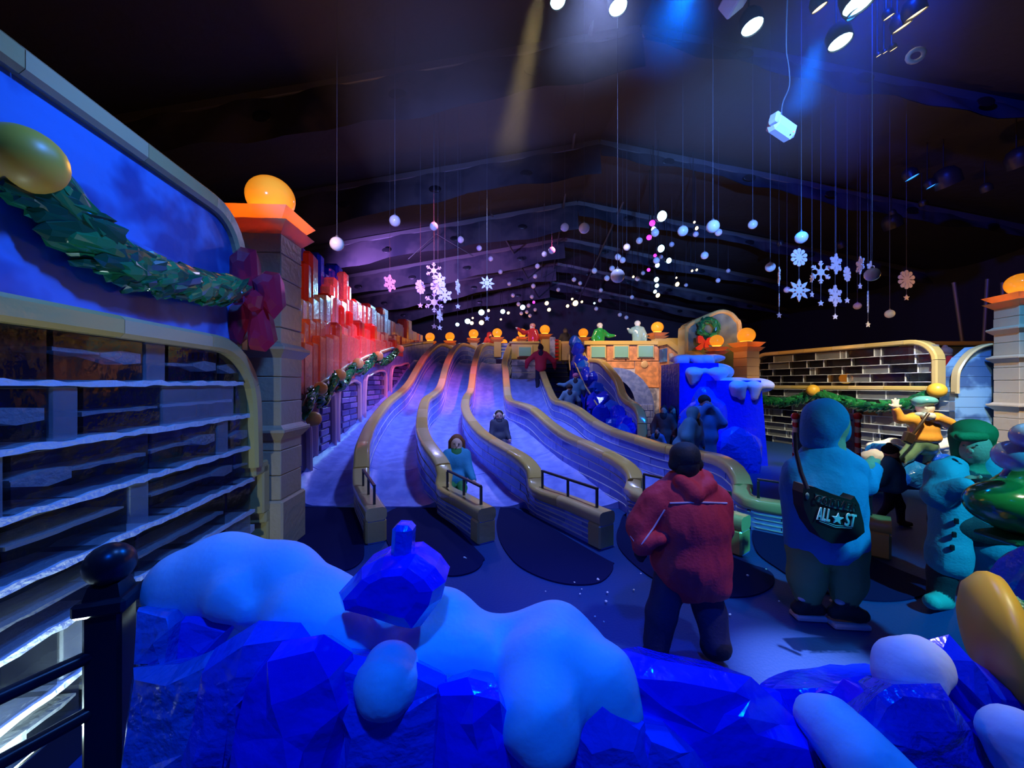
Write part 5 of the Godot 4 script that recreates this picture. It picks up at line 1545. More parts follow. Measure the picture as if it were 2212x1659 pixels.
	mb = Mb.new(); mb.lathe([Vector2(0.150, 0.03), Vector2(0.165, 0.07), Vector2(0.16, 0.13), Vector2(0.12, 0.19), Vector2(0.06, 0.22), Vector2(0.001, 0.23)], 30, Transform3D(bs, c)); obj("dome", mb, M.green_ice, yt)
	for i in 40:
		var a := TAU * i / 40.0
		mb = Mb.new(); mb.ball(c + bs * Vector3(cos(a) * 0.168, 0.055, sin(a) * 0.168), Vector3(0.013, 0.02, 0.013), 8, bs); obj("bead", mb, M.green_pale, yt)
	# big green rounded form above it, with pale balls
	var gt := thing("green_ice_form", "big glossy green rounded ice form topped with pale blue balls, beside the green hat", "ice figure")
	s = Sdf.new()
	s.build([[1, P(2222, 1098, 2.1), Vector3(0.29, 0.15, 0.2), Basis(Vector3(0, 0, 1), -0.12), 0, 0, 0.02], [0, P(2290, 1000, 2.15), P(2250, 1055, 2.12), 0.15, 0.15, 0, 0.03], [1, P(2215, 1060, 2.12), Vector3(0.16, 0.08, 0.16), Basis(Vector3(0, 0, 1), 0.6), 0, 0, 0.02]], 0.016)
	mb = Mb.new(); s.into(mb, [Color.WHITE]); obj("body", mb, M.green_ice, gt)
	mb = Mb.new(); mb.box(P(2190, 1157, 2.08), Vector3(0.22, 0.025, 0.2), Basis(Vector3(0, 0, 1), 0.12), 0.01); obj("sole", mb, M.leaf3, gt)
	for q in [[2190, 985, 2.05, 33], [2222, 942, 2.0, 28]]:
		mb = Mb.new(); mb.ball(P(q[0], q[1], q[2]), Vector3.ONE * (q[3] / F * q[2]), 22); obj("pale_ball", mb, M.pale_ball, gt)
	mb = Mb.new(); mb.tube([P(2180, 1010, 2.05), P(2166, 1030, 2.05)], 0.014, 8); obj("stalk", mb, M.pale_ball, gt)
	for q in [[2230, 1250, 2.1, 0.25, 0.55, 0.25]]:
		mb = Mb.new(); mb.rock(Vector3.ZERO, Vector3(q[3], q[4], q[5]), 620, 12, 14, 0.08); var o := obj("figure_stand", mb, M.deep2); o.position = P(q[0], q[1], q[2]); o.position.y = 0.42
		tag(o, "blue ice stand under the green rounded form", "ice")

# ------------------------------------------------------------------ people
func cp(a: Array, b: Array, col: int, k := 0.03) -> Array:      # [px, py, d, radius px]
	return [0, P(a[0], a[1], a[2]), P(b[0], b[1], b[2]), a[3] / F * a[2], b[3] / F * b[2], col, k]
func el(a: Array, r: Array, col: int, k := 0.03, turn := 0.0) -> Array:    # centre [px, py, d], radii [px, px, metres]
	return [1, P(a[0], a[1], a[2]), Vector3(r[0] / F * a[2], r[1] / F * a[2], r[2]), Basis(Vector3(0, 0, 1), turn), 0, col, k]
func skin(par: Node3D, called: String, prims: Array, cell: float, cols: Array, m: Material, wrinkle := 0.0, planes := []) -> Sdf:
	var s := Sdf.new(); s.floors = planes; s.build(prims, cell)
	var mb := Mb.new(); s.into(mb, cols, wrinkle * 0.55, cloth_noise, 0.4)
	obj(called, mb, m, par)
	return s
var cloth_noise := FastNoiseLite.new()
func ray_on(s: Sdf, px: float, py: float, far: float) -> Vector3:
	return s.hit(Vector3(0, EYE, 0), (P(px, py, 1.0) - Vector3(0, EYE, 0)).normalized(), far)
func strip_on(par: Node3D, called: String, s: Sdf, pts: Array, far: float, r: float, m: Material) -> void:
	var q := []
	for i in pts.size() - 1:
		for k in 6:
			q.append(ray_on(s, lerpf(pts[i][0], pts[i + 1][0], k / 6.0), lerpf(pts[i][1], pts[i + 1][1], k / 6.0), far))
	q.append(ray_on(s, pts[-1][0], pts[-1][1], far))
	for i in q.size(): q[i] += (Vector3(0, EYE, 0) - q[i]).normalized() * 0.012
	var mb := Mb.new(); mb.tube(q, r, 6); obj(called, mb, m, par)

func people() -> void:
	cloth_noise.seed = 9; cloth_noise.frequency = 3.2; cloth_noise.fractal_octaves = 3; cloth_noise.fractal_type = FastNoiseLite.FRACTAL_RIDGED
	var sk := Color(0.50, 0.30, 0.22); var navy := Color(0.012, 0.016, 0.06); var blk := Color(0.010, 0.011, 0.016)
	var red := Color(0.50, 0.028, 0.045)
	# --- walker in the red jacket, seen from behind
	var t := thing("person", "person in a loose red jacket and black knit hat walking away past the slide ends", "person")
	var d := 2.6
	skin(t, "body", [cp([1448, 1255, d, 34], [1428, 1325, d, 31], 1), cp([1428, 1325, d, 31], [1418, 1385, d, 27], 1), cp([1512, 1255, d, 36], [1535, 1325, d - 0.05, 31], 1), cp([1535, 1325, d - 0.05, 31], [1547, 1388, d - 0.12, 28], 1), cp([1418, 1390, d, 22], [1412, 1392, d + 0.12, 18], 2), cp([1540, 1398, d - 0.1, 24], [1556, 1400, d - 0.16, 20], 2), cp([1470, 1240, d, 50], [1495, 1240, d, 50], 1), cp([1482, 1050, d, 30], [1481, 1010, d - 0.01, 24], 0), el([1480, 998, d - 0.02], [26, 32, 0.095], 0), cp([1470, 1090, d, 30], [1412, 1090, d, 20], 1), cp([1412, 1090, d, 20], [1388, 1138, d, 18], 1), cp([1388, 1138, d, 18], [1388, 1180, d - 0.03, 13], 1), cp([1482, 1060, d, 40], [1485, 1230, d, 45], 1), cp([1388, 1183, d, 13], [1384, 1196, d, 12], 2, 0.01), cp([1384, 1196, d, 6], [1379, 1206, d + 0.02, 5], 2, 0.01), cp([1388, 1198, d, 6], [1385, 1210, d + 0.02, 5], 2, 0.01), cp([1380, 1190, d, 6], [1374, 1197, d + 0.03, 5], 2, 0.01)], 0.016, [Color(0.012, 0.022, 0.022), navy, blk], M.vc, 0.012)
	var js := skin(t, "jacket", [cp([1484, 1050, d, 36], [1425, 1082, d, 34], 0, 0.04), cp([1490, 1050, d, 36], [1545, 1080, d, 30], 0, 0.04), el([1488, 1130, d], [80, 95, 0.21], 0, 0.04), el([1492, 1205, d], [80, 90, 0.22], 0, 0.04), el([1520, 1245, d], [48, 42, 0.19], 0, 0.04), cp([1418, 1088, d, 34], [1386, 1138, d, 30], 0, 0.02), cp([1386, 1138, d, 30], [1390, 1176, d - 0.06, 22], 0, 0.02), cp([1548, 1085, d, 30], [1556, 1140, d, 23], 0, 0.02), cp([1556, 1140, d, 23], [1550, 1185, d + 0.08, 20], 0, 0.02), cp([1462, 1034, d, 20], [1512, 1036, d, 22], 0, 0.03), cp([1470, 1040, d - 0.09, 12], [1500, 1066, d - 0.13, 17], 0, 0.02), cp([1500, 1066, d - 0.13, 17], [1532, 1048, d - 0.08, 13], 0, 0.02), cp([1400, 1172, d - 0.1, 14], [1425, 1165, d - 0.12, 14], 0, 0.03)], 0.013, [red], M.vc, 0.035, [Plane(Vector3(0.25, -1, 0).normalized(), -0.10)])
	strip_on(t, "piping", js, [[1447, 1087], [1510, 1085], [1570, 1087]], 3.0, 0.0065, M.trimwhite)
	strip_on(t, "piping", js, [[1436, 1101], [1412, 1140], [1386, 1176]], 3.0, 0.006, M.trimwhite)
	strip_on(t, "piping", js, [[1362, 1158], [1374, 1174], [1384, 1178]], 3.0, 0.005, M.trimwhite)
	skin(t, "knit_hat", [el([1479, 985, d - 0.02], [31, 30, 0.105], 0, 0.02), cp([1458, 1003, d - 0.02, 14], [1504, 1003, d - 0.02, 14], 0, 0.02), el([1480, 972, d - 0.02], [24, 14, 0.08], 0, 0.02)], 0.011, [Color(0.004, 0.012, 0.016)], M.vc, 0.008)
	# --- person in the long hooded parka, bag on the back
	t = thing("person", "person in a long hooded blue parka and olive trousers with a black shoulder bag", "person")
	d = 2.96
	var olive := Color(0.15, 0.32, 0.11); var par := Color(0.012, 0.21, 0.52); var shoe := Color(0.012, 0.03, 0.035); var white := Color(0.6, 0.65, 0.65)
	skin(t, "body", [cp([1748, 1190, d, 38], [1742, 1250, d, 34], 1), cp([1742, 1245, d, 34], [1742, 1278, d, 27], 1), cp([1826, 1195, d - 0.04, 38], [1828, 1255, d - 0.06, 34], 1), cp([1828, 1250, d - 0.06, 34], [1824, 1284, d - 0.08, 26], 1), cp([1738, 1290, d, 17], [1738, 1306, d, 16], 2, 0.01), cp([1722, 1312, d, 13], [1772, 1316, d - 0.02, 11], 2, 0.02), cp([1738, 1303, d - 0.03, 13], [1765, 1311, d - 0.04, 11], 2, 0.02), cp([1822, 1296, d - 0.08, 18], [1820, 1314, d - 0.1, 17], 2, 0.01), cp([1803, 1322, d - 0.1, 13], [1864, 1330, d - 0.12, 12], 2, 0.02), cp([1822, 1312, d - 0.12, 15], [1852, 1324, d - 0.14, 12], 2, 0.02), cp([1745, 1180, d, 40], [1825, 1180, d, 40], 1), el([1795, 915, d], [34, 42, 0.11], 0), cp([1790, 960, d, 28], [1785, 990, d, 34], 0), cp([1785, 990, d, 34], [1785, 1160, d, 44], 1), cp([1785, 1000, d, 30], [1842, 1004, d, 20], 1), cp([1842, 1004, d, 20], [1858, 1040, d + 0.02, 16], 1), cp([1858, 1040, d + 0.02, 16], [1874, 1006, d + 0.02, 12], 0), cp([1872, 1006, d + 0.02, 12], [1886, 1000, d + 0.06, 9], 0, 0.01), cp([1884, 1002, d + 0.06, 5], [1896, 1000, d + 0.1, 4], 0, 0.006), cp([1884, 998, d + 0.06, 5], [1896, 994, d + 0.1, 4], 0, 0.006), cp([1882, 1006, d + 0.06, 5], [1893, 1007, d + 0.1, 4], 0, 0.006), cp([1876, 998, d + 0.05, 5], [1884, 990, d + 0.08, 4], 0, 0.006)], 0.014, [sk, olive, shoe], M.vc, 0.018)
	for q in [[[1716, 1322, d], [1776, 1327, d - 0.02]], [[1795, 1333, d - 0.1], [1868, 1343, d - 0.12]]]:
		var mb := Mb.new(); var a := P(q[0][0], q[0][1], q[0][2]); var b := P(q[1][0], q[1][1], q[1][2]); var T := (b - a); T.y = 0; T = T.normalized()
		a.y = 0.022; b.y = 0.022
		mb.box((a + b) / 2, Vector3(a.distance_to(b) * 1.1, 0.042, 0.12), Basis(T, Vector3.UP, T.cross(Vector3.UP)), 0.012); obj("shoe_sole", mb, M.sole, t)
	for q in [[1734, 1293, d - 0.045], [1814, 1300, d - 0.125]]:
		var mb := Mb.new(); mb.ball(P(q[0], q[1], q[2]), Vector3(0.035, 0.02, 0.03), 12); obj("sock", mb, M.sole, t)
	var ps := skin(t, "parka", [cp([1772, 985, d, 34], [1728, 1018, d, 27], 0, 0.04), cp([1782, 985, d, 36], [1838, 1012, d, 28], 0, 0.04), el([1776, 1070, d], [68, 95, 0.20], 0, 0.05), cp([1730, 1050, d, 38], [1742, 1185, d, 35], 0, 0.05), cp([1820, 1045, d, 40], [1822, 1185, d, 38], 0, 0.05), el([1782, 1160, d], [72, 60, 0.21], 0, 0.05), cp([1726, 1020, d, 27], [1712, 1060, d + 0.02, 23], 0, 0.02), cp([1712, 1060, d + 0.02, 23], [1714, 1110, d + 0.08, 20], 0, 0.02), cp([1838, 1012, d, 28], [1862, 1044, d, 25], 0, 0.02), cp([1862, 1044, d, 25], [1884, 1014, d + 0.03, 17], 0, 0.02)], 0.014, [par], M.vc, 0.03, [Plane(Vector3(-0.05, -1, 0).normalized(), -P(0, 1200, d).y - 0.12)])
	skin(t, "hood", [el([1782, 904, d], [41, 43, 0.14], 0, 0.03), el([1770, 926, d - 0.01], [31, 42, 0.13], 0, 0.03), cp([1764, 950, d, 28], [1790, 968, d - 0.02, 24], 0, 0.03), el([1806, 918, d + 0.03], [19, 38, 0.11], 0, 0.02, 0.25), cp([1800, 948, d - 0.04, 13], [1813, 948, d, 9], 0, 0.02)], 0.012, [par], M.vc, 0.016)
	strip_on(t, "bag_strap", ps, [[1717, 934], [1719, 975], [1730, 1020], [1744, 1056]], 3.4, 0.014, M.black)
	# bag
	var bgt := thing("shoulder_bag", "black curved shoulder bag with pale turquoise lettering on the blue parka", "bag")
	var bd := 2.66
	var o2 := []
	for q in [[1737, 1047], [1760, 1052], [1800, 1068], [1838, 1080], [1846, 1072], [1856, 1090], [1866, 1130], [1868, 1150], [1850, 1165], [1825, 1174], [1796, 1174], [1772, 1160], [1750, 1130], [1737, 1098], [1734, 1065]]: o2.append(q)
	var mb3 := Mb.new(); panel_px(mb3, o2, bd, 0.10); obj("pouch", mb3, M.bagcloth, bgt)
	var fl := []
	for q in [[1761, 1066], [1800, 1080], [1845, 1092], [1846, 1106], [1800, 1098], [1766, 1086]]: fl.append(q)
	mb3 = Mb.new(); panel_px(mb3, fl, bd - 0.008, 0.01); obj("print_band", mb3, M.printdim, bgt)
	lettering(bgt, "CONVER", P(1806, 1087, bd - 0.022), 0.052, -0.20, M.bagcloth, 0.30)
	lettering(bgt, "ALL", P(1780, 1112, bd - 0.018), 0.085, -0.17, M.print, 0.092)
	lettering(bgt, "ST", P(1837, 1124, bd - 0.018), 0.085, -0.17, M.print, 0.07)
	mb3 = Mb.new(); mb3.prism(star_poly(0.042, 0.018), 0.008, Transform3D(Basis(Vector3(0, 0, 1), -0.15), P(1810, 1121, bd - 0.018))); obj("printed_star", mb3, M.print, bgt)
	for q in [[1768, 1122, 1842, 1142], [1770, 1126, 1840, 1145]]:
		mb3 = Mb.new(); mb3.tube([P(q[0], q[1], bd - 0.012), P((q[0] + q[2]) / 2.0, q[1] + 13, bd - 0.012), P(q[2], q[3] - 4, bd - 0.012)], 0.0022, 5); obj("printed_line", mb3, M.print, bgt)
	mb3 = Mb.new(); mb3.ball(P(1744, 1072, bd - 0.008), Vector3(0.014, 0.026, 0.008), 10); obj("badge", mb3, M.printdim, bgt)
	# --- woman in a long turquoise coat and green hat, looking at a phone
	t = thing("person", "person in a long open turquoise coat and green earflap hat looking at a phone", "person")
	d = 3.12
	var teal := Color(0.03, 0.30, 0.48); var green := Color(0.02, 0.17, 0.06); var grn2 := Color(0.05, 0.22, 0.14)
	skin(t, "body", [cp([2040, 1180, d, 26], [2035, 1240, d, 22], 1), cp([2035, 1240, d, 22], [2030, 1290, d, 20], 1), cp([2140, 1190, d + 0.15, 28], [2148, 1250, d + 0.2, 24], 1), cp([2148, 1250, d + 0.2, 24], [2150, 1290, d + 0.22, 20], 1), cp([2038, 1298, d, 17], [2014, 1300, d - 0.12, 15], 2, 0.02), cp([2150, 1292, d + 0.2, 17], [2140, 1296, d + 0.1, 15], 2, 0.02), el([2100, 966, d - 0.02], [28, 36, 0.10], 0), el([2096, 975, d - 0.115], [5, 8, 0.025], 0, 0.02), cp([2098, 1000, d, 18], [2098, 1030, d, 22], 3), el([2100, 1070, d], [48, 60, 0.13], 3), cp([2060, 1130, d, 40], [2130, 1140, d, 44], 1),
		cp([2098, 1040, d, 30], [2042, 1040, d, 18], 1), cp([2042, 1040, d, 18], [2028, 1075, d - 0.06, 16], 1), cp([2028, 1075, d - 0.06, 16], [2100, 1040, d - 0.2, 11], 0), cp([2100, 1038, d - 0.2, 11], [2120, 1046, d - 0.24, 8], 0, 0.01), cp([2118, 1044, d - 0.24, 4.5], [2130, 1040, d - 0.25, 4], 0, 0.006), cp([2118, 1050, d - 0.24, 4.5], [2131, 1049, d - 0.25, 4], 0, 0.006), cp([2116, 1054, d - 0.24, 4.5], [2128, 1056, d - 0.25, 4], 0, 0.006), cp([2112, 1056, d - 0.24, 4.5], [2122, 1061, d - 0.25, 4], 0, 0.006), cp([2108, 1034, d - 0.22, 4.5], [2118, 1030, d - 0.25, 4], 0, 0.006)], 0.014, [Color(0.42, 0.33, 0.25), Color(0.01, 0.02, 0.04), Color(0.05, 0.45, 0.45), grn2], M.vc, 0.01)
	for q in [[2082, 962], [2110, 962]]:
		var mb := Mb.new(); mb.ball(P(q[0], q[1], d - 0.112), Vector3(0.011, 0.006, 0.006), 10); obj("eye", mb, M.black, t)
	var mb4 := Mb.new(); mb4.ball(P(2096, 988, d - 0.115), Vector3(0.02, 0.005, 0.006), 10); obj("mouth", mb4, M.bow, t)
	skin(t, "coat", [cp([2045, 1030, d, 34], [2055, 1090, d, 30], 0, 0.04), cp([2150, 1030, d, 34], [2150, 1090, d, 34], 0, 0.04), cp([2052, 1090, d, 32], [2050, 1210, d - 0.02, 32], 0, 0.04), cp([2048, 1190, d - 0.02, 32], [2046, 1215, d - 0.02, 30], 0, 0.04), cp([2150, 1090, d + 0.02, 38], [2140, 1180, d + 0.02, 40], 0, 0.04), cp([2140, 1180, d, 38], [2155, 1235, d, 36], 0, 0.05), cp([2120, 1120, d - 0.02, 30], [2125, 1180, d - 0.02, 28], 0, 0.05), el([2098, 1090, d + 0.1], [62, 80, 0.1], 0, 0.05),
		cp([2042, 1035, d, 27], [2024, 1072, d - 0.04, 25], 0, 0.02), cp([2024, 1072, d - 0.04, 25], [2084, 1048, d - 0.2, 15], 0, 0.02), cp([2160, 1030, d, 32], [2172, 1070, d - 0.05, 28], 0, 0.03), cp([2172, 1070, d - 0.05, 28], [2135, 1058, d - 0.2, 17], 0, 0.03), cp([2060, 1006, d + 0.02, 20], [2048, 1020, d, 26], 0, 0.03), cp([2135, 1006, d + 0.02, 20], [2150, 1020, d, 26], 0, 0.03)], 0.016, [teal], M.vc, 0.022)
	skin(t, "earflap_hat", [el([2100, 936, d + 0.03], [38, 30, 0.125], 0, 0.02), cp([2074, 944, d - 0.09, 9], [2122, 944, d - 0.09, 9], 0, 0.02), cp([2064, 945, d + 0.01, 11], [2068, 992, d + 0.02, 8], 0, 0.02), cp([2136, 945, d + 0.01, 11], [2134, 992, d + 0.02, 8], 0, 0.02)], 0.013, [green], M.vc, 0.012)
	mb4 = Mb.new(); mb4.box(P(2122, 1036, d - 0.26), Vector3(0.075, 0.012, 0.14), Basis(Vector3(0, 0, 1), 0.3), 0.004); obj("phone", mb4, M.black, t)
	for q in [[2066, 1126], [2061, 1155], [2057, 1183]]:
		mb4 = Mb.new(); mb4.box(P(q[0], q[1], d - 0.125), Vector3(0.03, 0.045, 0.02), Basis.IDENTITY, 0.006); obj("coat_tab", mb4, M.black, t)
	# --- others, built from one set of proportions
	figure("person", "toddler in a dark blue snowsuit and black bobble hat by the boulders", G2(1925, 1132), 0.98, 0.6, {"coat": Color(0.05, 0.26, 0.50), "legs": Color(0.008, 0.012, 0.04), "hat": Color(0.006, 0.007, 0.02), "skin": sk, "pom": true, "puff": 1.35, "head": 1.3, "step": 0.35, "arm_l": Vector3(-0.3, 0.48, -0.12)}, 0.016)
	figure("person", "girl in a turquoise jacket with light brown hair sitting at the end of a slide", P(986, 1068, 5.75), 1.28, 0.12, {"coat": Color(0.02, 0.30, 0.60), "legs": Color(0.03, 0.25, 0.08), "hair": Color(0.20, 0.07, 0.03), "skin": Color(0.78, 0.55, 0.50), "sit": true, "face": true, "head": 1.4, "arm_l": Vector3(-0.17, 0.22, 0.16), "arm_r": Vector3(0.19, 0.20, 0.14)}, 0.011)
	figure("person", "dark-haired rider in white earmuffs coming down a slide", P(1079, 968, 8.7), 1.25, 0.1, {"coat": Color(0.02, 0.03, 0.08), "legs": navy, "hair": Color(0.012, 0.008, 0.008), "skin": Color(0.55, 0.38, 0.36), "sit": true, "face": true, "muffs": true, "head": 1.35, "arm_l": Vector3(-0.17, 0.18, 0.1), "arm_r": Vector3(0.17, 0.18, 0.1)}, 0.016)
	figure("person", "person in a red jacket with dark tied hair standing above the closed lane", Vector3(P(1168, 829, 13.6).x, P(1168, 845, 13.6).y, -13.6), 1.62, PI, {"coat": Color(0.55, 0.03, 0.08), "legs": navy, "hair": blk, "skin": sk, "arms_out": 0.16}, 0.024)
	figure("person", "climber on the stairs in a pink hat and light blue jacket holding the rail", Vector3(P(1244, 829, 12.0).x, 0.78, -12.0), 1.34, PI - 0.3, {"coat": Color(0.10, 0.30, 0.62), "legs": navy, "hat": Color(0.75, 0.25, 0.50), "skin": sk, "arm_r": Vector3(0.42, 0.75, 0.1)}, 0.022)
	figure("person", "climber in a grey-blue jacket one step below the pink hat", Vector3(P(1230, 829, 11.42).x, 0.43, -11.42), 1.34, PI, {"coat": Color(0.13, 0.28, 0.52), "legs": navy, "hat": Color(0.03, 0.025, 0.04), "skin": sk, "arms_out": 0.08}, 0.022)
	figure("person", "person in a blue parka and black cap blowing into cupped hands before the cliff", Vector3(P(1522, 829, 7.4).x, 0, -7.4), 1.56, 0.0, {"coat": Color(0.05, 0.22, 0.56), "legs": blk, "hat": Color(0.015, 0.012, 0.02), "skin": Color(0.35, 0.26, 0.3), "hands_mouth": true, "long": true, "puff": 1.25}, 0.02)
	figure("person", "stooping person in a bright blue hooded parka beside the cliff", Vector3(P(1480, 829, 6.9).x, 0, -6.9), 1.36, 0.8, {"coat": Color(0.05, 0.28, 0.70), "legs": blk, "hood": Color(0.05, 0.28, 0.70), "skin": sk, "long": true, "lean": 0.12, "puff": 1.45}, 0.02)
	figure("person", "person in a brown coat with hair tied up, before the tunnel", Vector3(P(1434, 829, 8.8).x, 0, -8.8), 1.28, -0.5, {"coat": Color(0.09, 0.05, 0.05), "legs": blk, "hair": blk, "skin": sk, "long": true}, 0.022)
	figure("person", "person with a dark topknot half hidden behind the brown coat", Vector3(P(1453, 829, 9.1).x, 0, -9.1), 1.25, 0.4, {"coat": Color(0.02, 0.02, 0.03), "legs": blk, "hair": blk, "skin": sk, "long": true}, 0.024)
	figure("person", "crouching child in a blue jacket at the tunnel mouth", Vector3(P(1424, 829, 8.3).x, 0, -8.3), 0.84, -0.8, {"coat": Color(0.03, 0.15, 0.42), "legs": blk, "hair": blk, "skin": sk, "long": true, "lean": 0.1}, 0.02)
	figure("person", "visitor in a red jacket and striped bobble hat behind the framed brick wall", Vector3(P(2044, 829, 9.6).x, P(0, 892, 9.0).y, -9.6), 1.55, PI * 0.5, {"coat": Color(0.55, 0.02, 0.03), "legs": blk, "hat": Color(0.35, 0.2, 0.22), "skin": sk, "pom": true, "head": 1.25}, 0.024)
	figure("person", "dark-clothed visitor standing on the platform behind the striped edging", Vector3(P(1222, 829, 17.0).x, 2.62, -17.0), 1.62, 0.3, {"coat": Color(0.03, 0.035, 0.05), "legs": blk, "hair": Color(0.05, 0.05, 0.06), "skin": Color(0.10, 0.08, 0.08)}, 0.03)
	figure("person", "hooded red-coated visitor on the platform between two amber globes", Vector3(P(1058, 829, 17.8).x, 2.62, -17.8), 1.55, 0.6, {"coat": Color(0.35, 0.02, 0.03), "legs": blk, "hood": Color(0.30, 0.015, 0.03), "skin": sk}, 0.03)

func G2(px: float, py: float) -> Vector3:
	return P(px, py, gd(py))

func figure(called: String, label: String, at: Vector3, H: float, yaw: float, o: Dictionary, cell: float, ice := false) -> void:
	var t := thing(called, label, "sculpture" if ice else "person", "", at)
	t.rotation.y = yaw
	var vcm: Material = M.vc_ice if ice else M.vc
	var V := func(x: float, y: float, z: float) -> Vector3: return Vector3(x, y, z) * H
	var cap := func(a: Vector3, b: Vector3, ra: float, rb: float, c: int, k := 0.03) -> Array: return [0, a, b, ra * H, rb * H, c, k * H]
	var sit: bool = o.get("sit", false)
	var hy := 0.12 if sit else 0.48                 # hip height
	var lean: float = o.get("lean", 0.0) - (0.14 if sit else 0.0)
	var sh: Vector3 = V.call(0, hy + 0.33, lean * 0.8)
	var hd: Vector3 = V.call(0, hy + 0.455, lean)
	var hs: float = o.get("head", 1.06)
	var pf: float = o.get("puff", 1.0)
	var body := []; var coat := []
	var stp: float = o.get("step", 0.0)
	for s in [-1.0, 1.0]:
		var hip: Vector3 = V.call(0.055 * s, hy, 0)
		var knee: Vector3 = V.call(0.065 * s, 0.25, 0.03 + 0.12 * stp * s); var foot: Vector3 = V.call(0.07 * s, 0.045, 0.28 * stp * s - 0.02)
		if sit:
			knee = V.call(0.07 * s, 0.14, 0.24); foot = V.call(0.08 * s, 0.06, 0.46)
		body.append(cap.call(hip, knee, 0.062, 0.05, 1)); body.append(cap.call(knee, foot, 0.05, 0.038, 1))
		body.append(cap.call(foot + V.call(0, -0.012, 0), foot + (V.call(0, 0.06, 0.03) if sit else V.call(0.01 * s, -0.014, 0.085)), 0.036, 0.03, 2, 0.01))
		# arms
		var sho: Vector3 = sh + V.call(0.105 * s, 0.0, 0)
		var ao: float = o.get("arms_out", 0.05)
		var elb: Vector3 = sh + V.call((0.13 + ao) * s, -0.16, 0.0)
		var wri: Vector3 = sh + V.call((0.12 + ao * 1.2) * s, -0.29, 0.06)
		if o.has("arm_l") and s < 0: wri = o.arm_l * H; elb = sho.lerp(wri, 0.5) + V.call(0.0, -0.05, 0)
		if o.has("arm_r") and s > 0: wri = o.arm_r * H; elb = sho.lerp(wri, 0.5) + V.call(0.0, -0.05, 0)
		if o.get("hands_mouth", false): elb = sh + V.call(0.17 * s, -0.13, 0.06); wri = hd + V.call(0.025 * s, -0.05, 0.10)
		coat.append(cap.call(sho, elb, 0.058 * pf, 0.05 * pf, 0)); coat.append(cap.call(elb, wri, 0.05 * pf, 0.036, 0))
		body.append(cap.call(sh + V.call(0.06 * s, -0.02, 0), sho, 0.04, 0.036, 1)); body.append(cap.call(sho, elb, 0.036, 0.03, 1)); body.append(cap.call(elb, wri, 0.03, 0.024, 0))
		var hdir := (wri - elb).normalized()
		body.append(cap.call(wri, wri + hdir * 0.03 * H, 0.026, 0.024, 0, 0.01))
		for f in 4: body.append(cap.call(wri + hdir * 0.035 * H + V.call(0.012 * (f - 1.5), 0, 0), wri + hdir * (0.068 - 0.006 * absf(f - 1.2)) * H + V.call(0.011 * (f - 1.5), -0.006, 0.004), 0.0085, 0.0075, 0, 0.004))
		body.append(cap.call(wri + V.call(-0.018 * s, 0, 0.01), wri + hdir * 0.035 * H + V.call(-0.026 * s, 0.0, 0.016), 0.009, 0.008, 0, 0.004))
	# head: skull, jaw, nose, ears
	body.append([1, hd, V.call(0.052, 0.066, 0.060) * hs, Basis.IDENTITY, 0, 0, 0.01 * H])
	body.append([1, hd + V.call(0, -0.035, 0.018) * hs, V.call(0.036, 0.036, 0.038) * hs, Basis.IDENTITY, 0, 0, 0.02 * H])
	body.append(cap.call(hd + V.call(0, 0.004, 0.056) * hs, hd + V.call(0, -0.014, 0.066) * hs, 0.007, 0.010, 0, 0.008))
	for s in [-1.0, 1.0]: body.append([1, hd + V.call(0.053 * s, -0.006, 0.0) * hs, V.call(0.008, 0.016, 0.011), Basis.IDENTITY, 0, 0, 0.005 * H])
	body.append(cap.call(sh + V.call(0, 0.0, 0), hd + V.call(0, -0.05, -0.005), 0.04, 0.034, 0))
	body.append(cap.call(V.call(0, hy, 0), sh, 0.08, 0.09, 1))
	skin(t, "body", body, cell, [o.skin, o.legs, o.get("shoe", Color(0.01, 0.012, 0.02))], vcm)
	coat.append(cap.call(sh + V.call(-0.07, -0.02, 0), sh + V.call(0.07, -0.02, 0), 0.065, 0.065, 0, 0.05))
	coat.append([1, sh + V.call(0, -0.14, -lean * 0.3), V.call(0.125 * pf, 0.17, 0.10 * pf), Basis.IDENTITY, 0, 0, 0.05 * H])
	coat.append([1, V.call(0, hy + 0.04, 0), V.call(0.125 * pf, 0.12, 0.105 * pf), Basis.IDENTITY, 0, 0, 0.05 * H])
	if o.get("long", false): coat.append([0, V.call(0, hy, 0), V.call(0, hy * 0.55, 0), 0.13 * H, 0.135 * H, 0, 0.05 * H])
	coat.append(cap.call(sh + V.call(-0.03, 0.05, -0.01), sh + V.call(0.03, 0.05, -0.01), 0.045, 0.045, 0, 0.03))
	skin(t, "coat", coat, cell * 1.05, [o.coat], vcm, 0.012 * H if not ice else 0.0)
	if o.has("hat"):
		var hp := [[1, hd + V.call(0, 0.028, -0.008) * hs, V.call(0.061, 0.055, 0.068) * hs, Basis.IDENTITY, 0, 0, 0.01], cap.call(hd + V.call(-0.03, 0.012, 0.0), hd + V.call(0.03, 0.012, 0.0), 0.04, 0.04, 0)]
		skin(t, "hat", hp, cell * 0.8, [o.hat], vcm)
		if o.get("pom", false):
			var mb := Mb.new(); mb.ball(hd + V.call(0, 0.1, -0.02), V.call(0.033, 0.033, 0.033), 12); mb.col = o.hat
			var m2 := Mb.new(); m2.col = o.hat; m2.ball(hd + V.call(0, 0.1, -0.02), V.call(0.035, 0.033, 0.035), 12); obj("pompom", m2, vcm, t)
	if o.has("hood"):
		skin(t, "hood", [[1, hd + V.call(0, 0.012, -0.022), V.call(0.078, 0.09, 0.082), Basis.IDENTITY, 0, 0, 0.01], cap.call(hd + V.call(-0.03, -0.06, -0.02), hd + V.call(0.03, -0.06, -0.02), 0.06, 0.06, 0)], cell, [o.hood], vcm)
